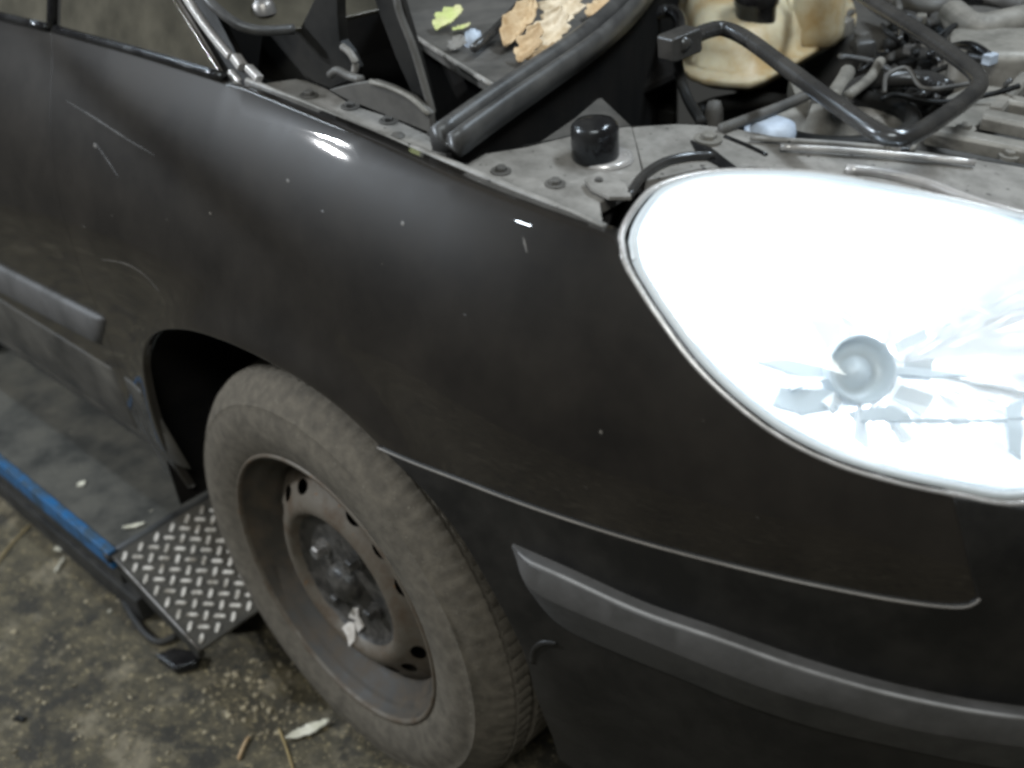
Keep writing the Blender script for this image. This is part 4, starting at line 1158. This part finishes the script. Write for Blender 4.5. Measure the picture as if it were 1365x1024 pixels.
def chip(name, px, py, size, mat, label, cat, z=FZ, group=None):
    c = on(px, py, 2, z); k_ = 7; V = []
    an = sorted(rng.uniform(0, 2*PI, k_)); rr = rng.uniform(0.6, 1.2, k_) * size
    for lvl, (sc_, h_) in enumerate(((1.0, -0.001), (0.95, size*0.35), (0.45, size*0.6))):
        for t, r in zip(an, rr): V.append(c + np.array([r*sc_*math.cos(t), r*sc_*math.sin(t), h_ * rng.uniform(0.8, 1.1)]))
    F = [tuple(range(2*k_, 3*k_)), tuple(range(k_))[::-1]]
    for l_ in range(2):
        for i in range(k_): F.append((l_*k_ + i, l_*k_ + (i + 1) % k_, (l_ + 1)*k_ + (i + 1) % k_, (l_ + 1)*k_ + i))
    o = link(name, V, F, mat, None, smooth=False)
    return tag(o, label, cat, group)
chip('pebble', 146, 815, 0.006, 'leaf_white', 'white pebble on the floor outside the ramp flap', 'pebble')
chip('pebble', 25, 962, 0.012, 'black_steel', 'dark lump on the open concrete far from the tyre', 'pebble')
GC = 'concrete crumbs scattered on the floor between lift and tyre'
for k_ in range(150):
    chip('crumb', rng.uniform(270, 400), rng.uniform(880, 985) , rng.uniform(0.002, 0.0065), 'crumb', 'small buff concrete crumb on the floor between ramp and tyre', 'crumb', group=GC) if k_ < 80 else \
    chip('crumb', rng.uniform(5, 240), rng.uniform(800, 1020), rng.uniform(0.002, 0.006), 'crumb', 'small buff concrete crumb on the open floor below the lift rail', 'crumb', group='concrete crumbs on the open floor')
# fine grit
V, F = [], []
for k_ in range(9000):
    x, y = rng.uniform(-1.4, 0.5), rng.uniform(-0.6, 0.25)
    s_ = rng.uniform(0.0006, 0.0022) if rng.random() < 0.9 else rng.uniform(0.002, 0.0036); a = rng.uniform(0, 6.28); i0 = len(V)
    for t in range(3): V.append((x + s_*math.cos(a + t*2.1), y + s_*math.sin(a + t*2.1), FZ - 0.0005))
    V.append((x, y, FZ + s_ * 0.9))
    F += [(i0, i0 + 1, i0 + 3), (i0 + 1, i0 + 2, i0 + 3), (i0 + 2, i0, i0 + 3)]
tag(link('grit', V, F, 'crumb', None, smooth=False), 'fine grit and dust strewn over the concrete', 'grit', kind='stuff')

# ------------------------------------------------------------------ scratches, stone chips and a painted crease highlight
def draw_mark(px, w_, parent, n=14, mat='scuff'):
    P = smooth_path([to_sz(*q) for q in px], n); V, F = [], []
    for i, (a, b_) in enumerate(P):
        e = w_ * (0.25 + math.sin(PI * (i + 0.5) / n)) * rng.uniform(0.6, 1.3)
        V += [S(a, b_ + e / 2, -0.0002), S(a, b_, -0.0005), S(a, b_ - e / 2, -0.0002)]
    for i in range(n - 1):
        F += [(i*3, i*3 + 1, i*3 + 4, i*3 + 3), (i*3 + 1, i*3 + 2, i*3 + 5, i*3 + 4)]
    return link('paint_mark', V, F, mat, parent)
draw_mark([(88, 134), (130, 160), (170, 186), (206, 207)], 0.0016, fender, mat='scuff_glint_dim')  # highlight on the body crease, drawn as a pale line
draw_mark([(136, 346), (168, 352), (192, 366), (212, 388)], 0.0014, fender)
draw_mark([(697, 316), (700, 326), (703, 338)], 0.0022, fender)
draw_mark([(128, 192), (142, 212), (158, 236)], 0.0016, fender, mat='scuff_glint_dim')
for a, b_, w_ in ((384, 241, .0032), (537, 298, .0034), (801, 576, .0026), (127, 194, .0042), (430, 282, .0018), (620, 420, .0014), (1010, 690, .0014), (112, 302, .0022)):
    draw_mark([(a - 2, b_ - 1), (a, b_), (a + 2, b_ + 1.5)], w_, fender, n=5, mat='scuff' if w_ > 0.0025 else 'scuff_glint_dim')
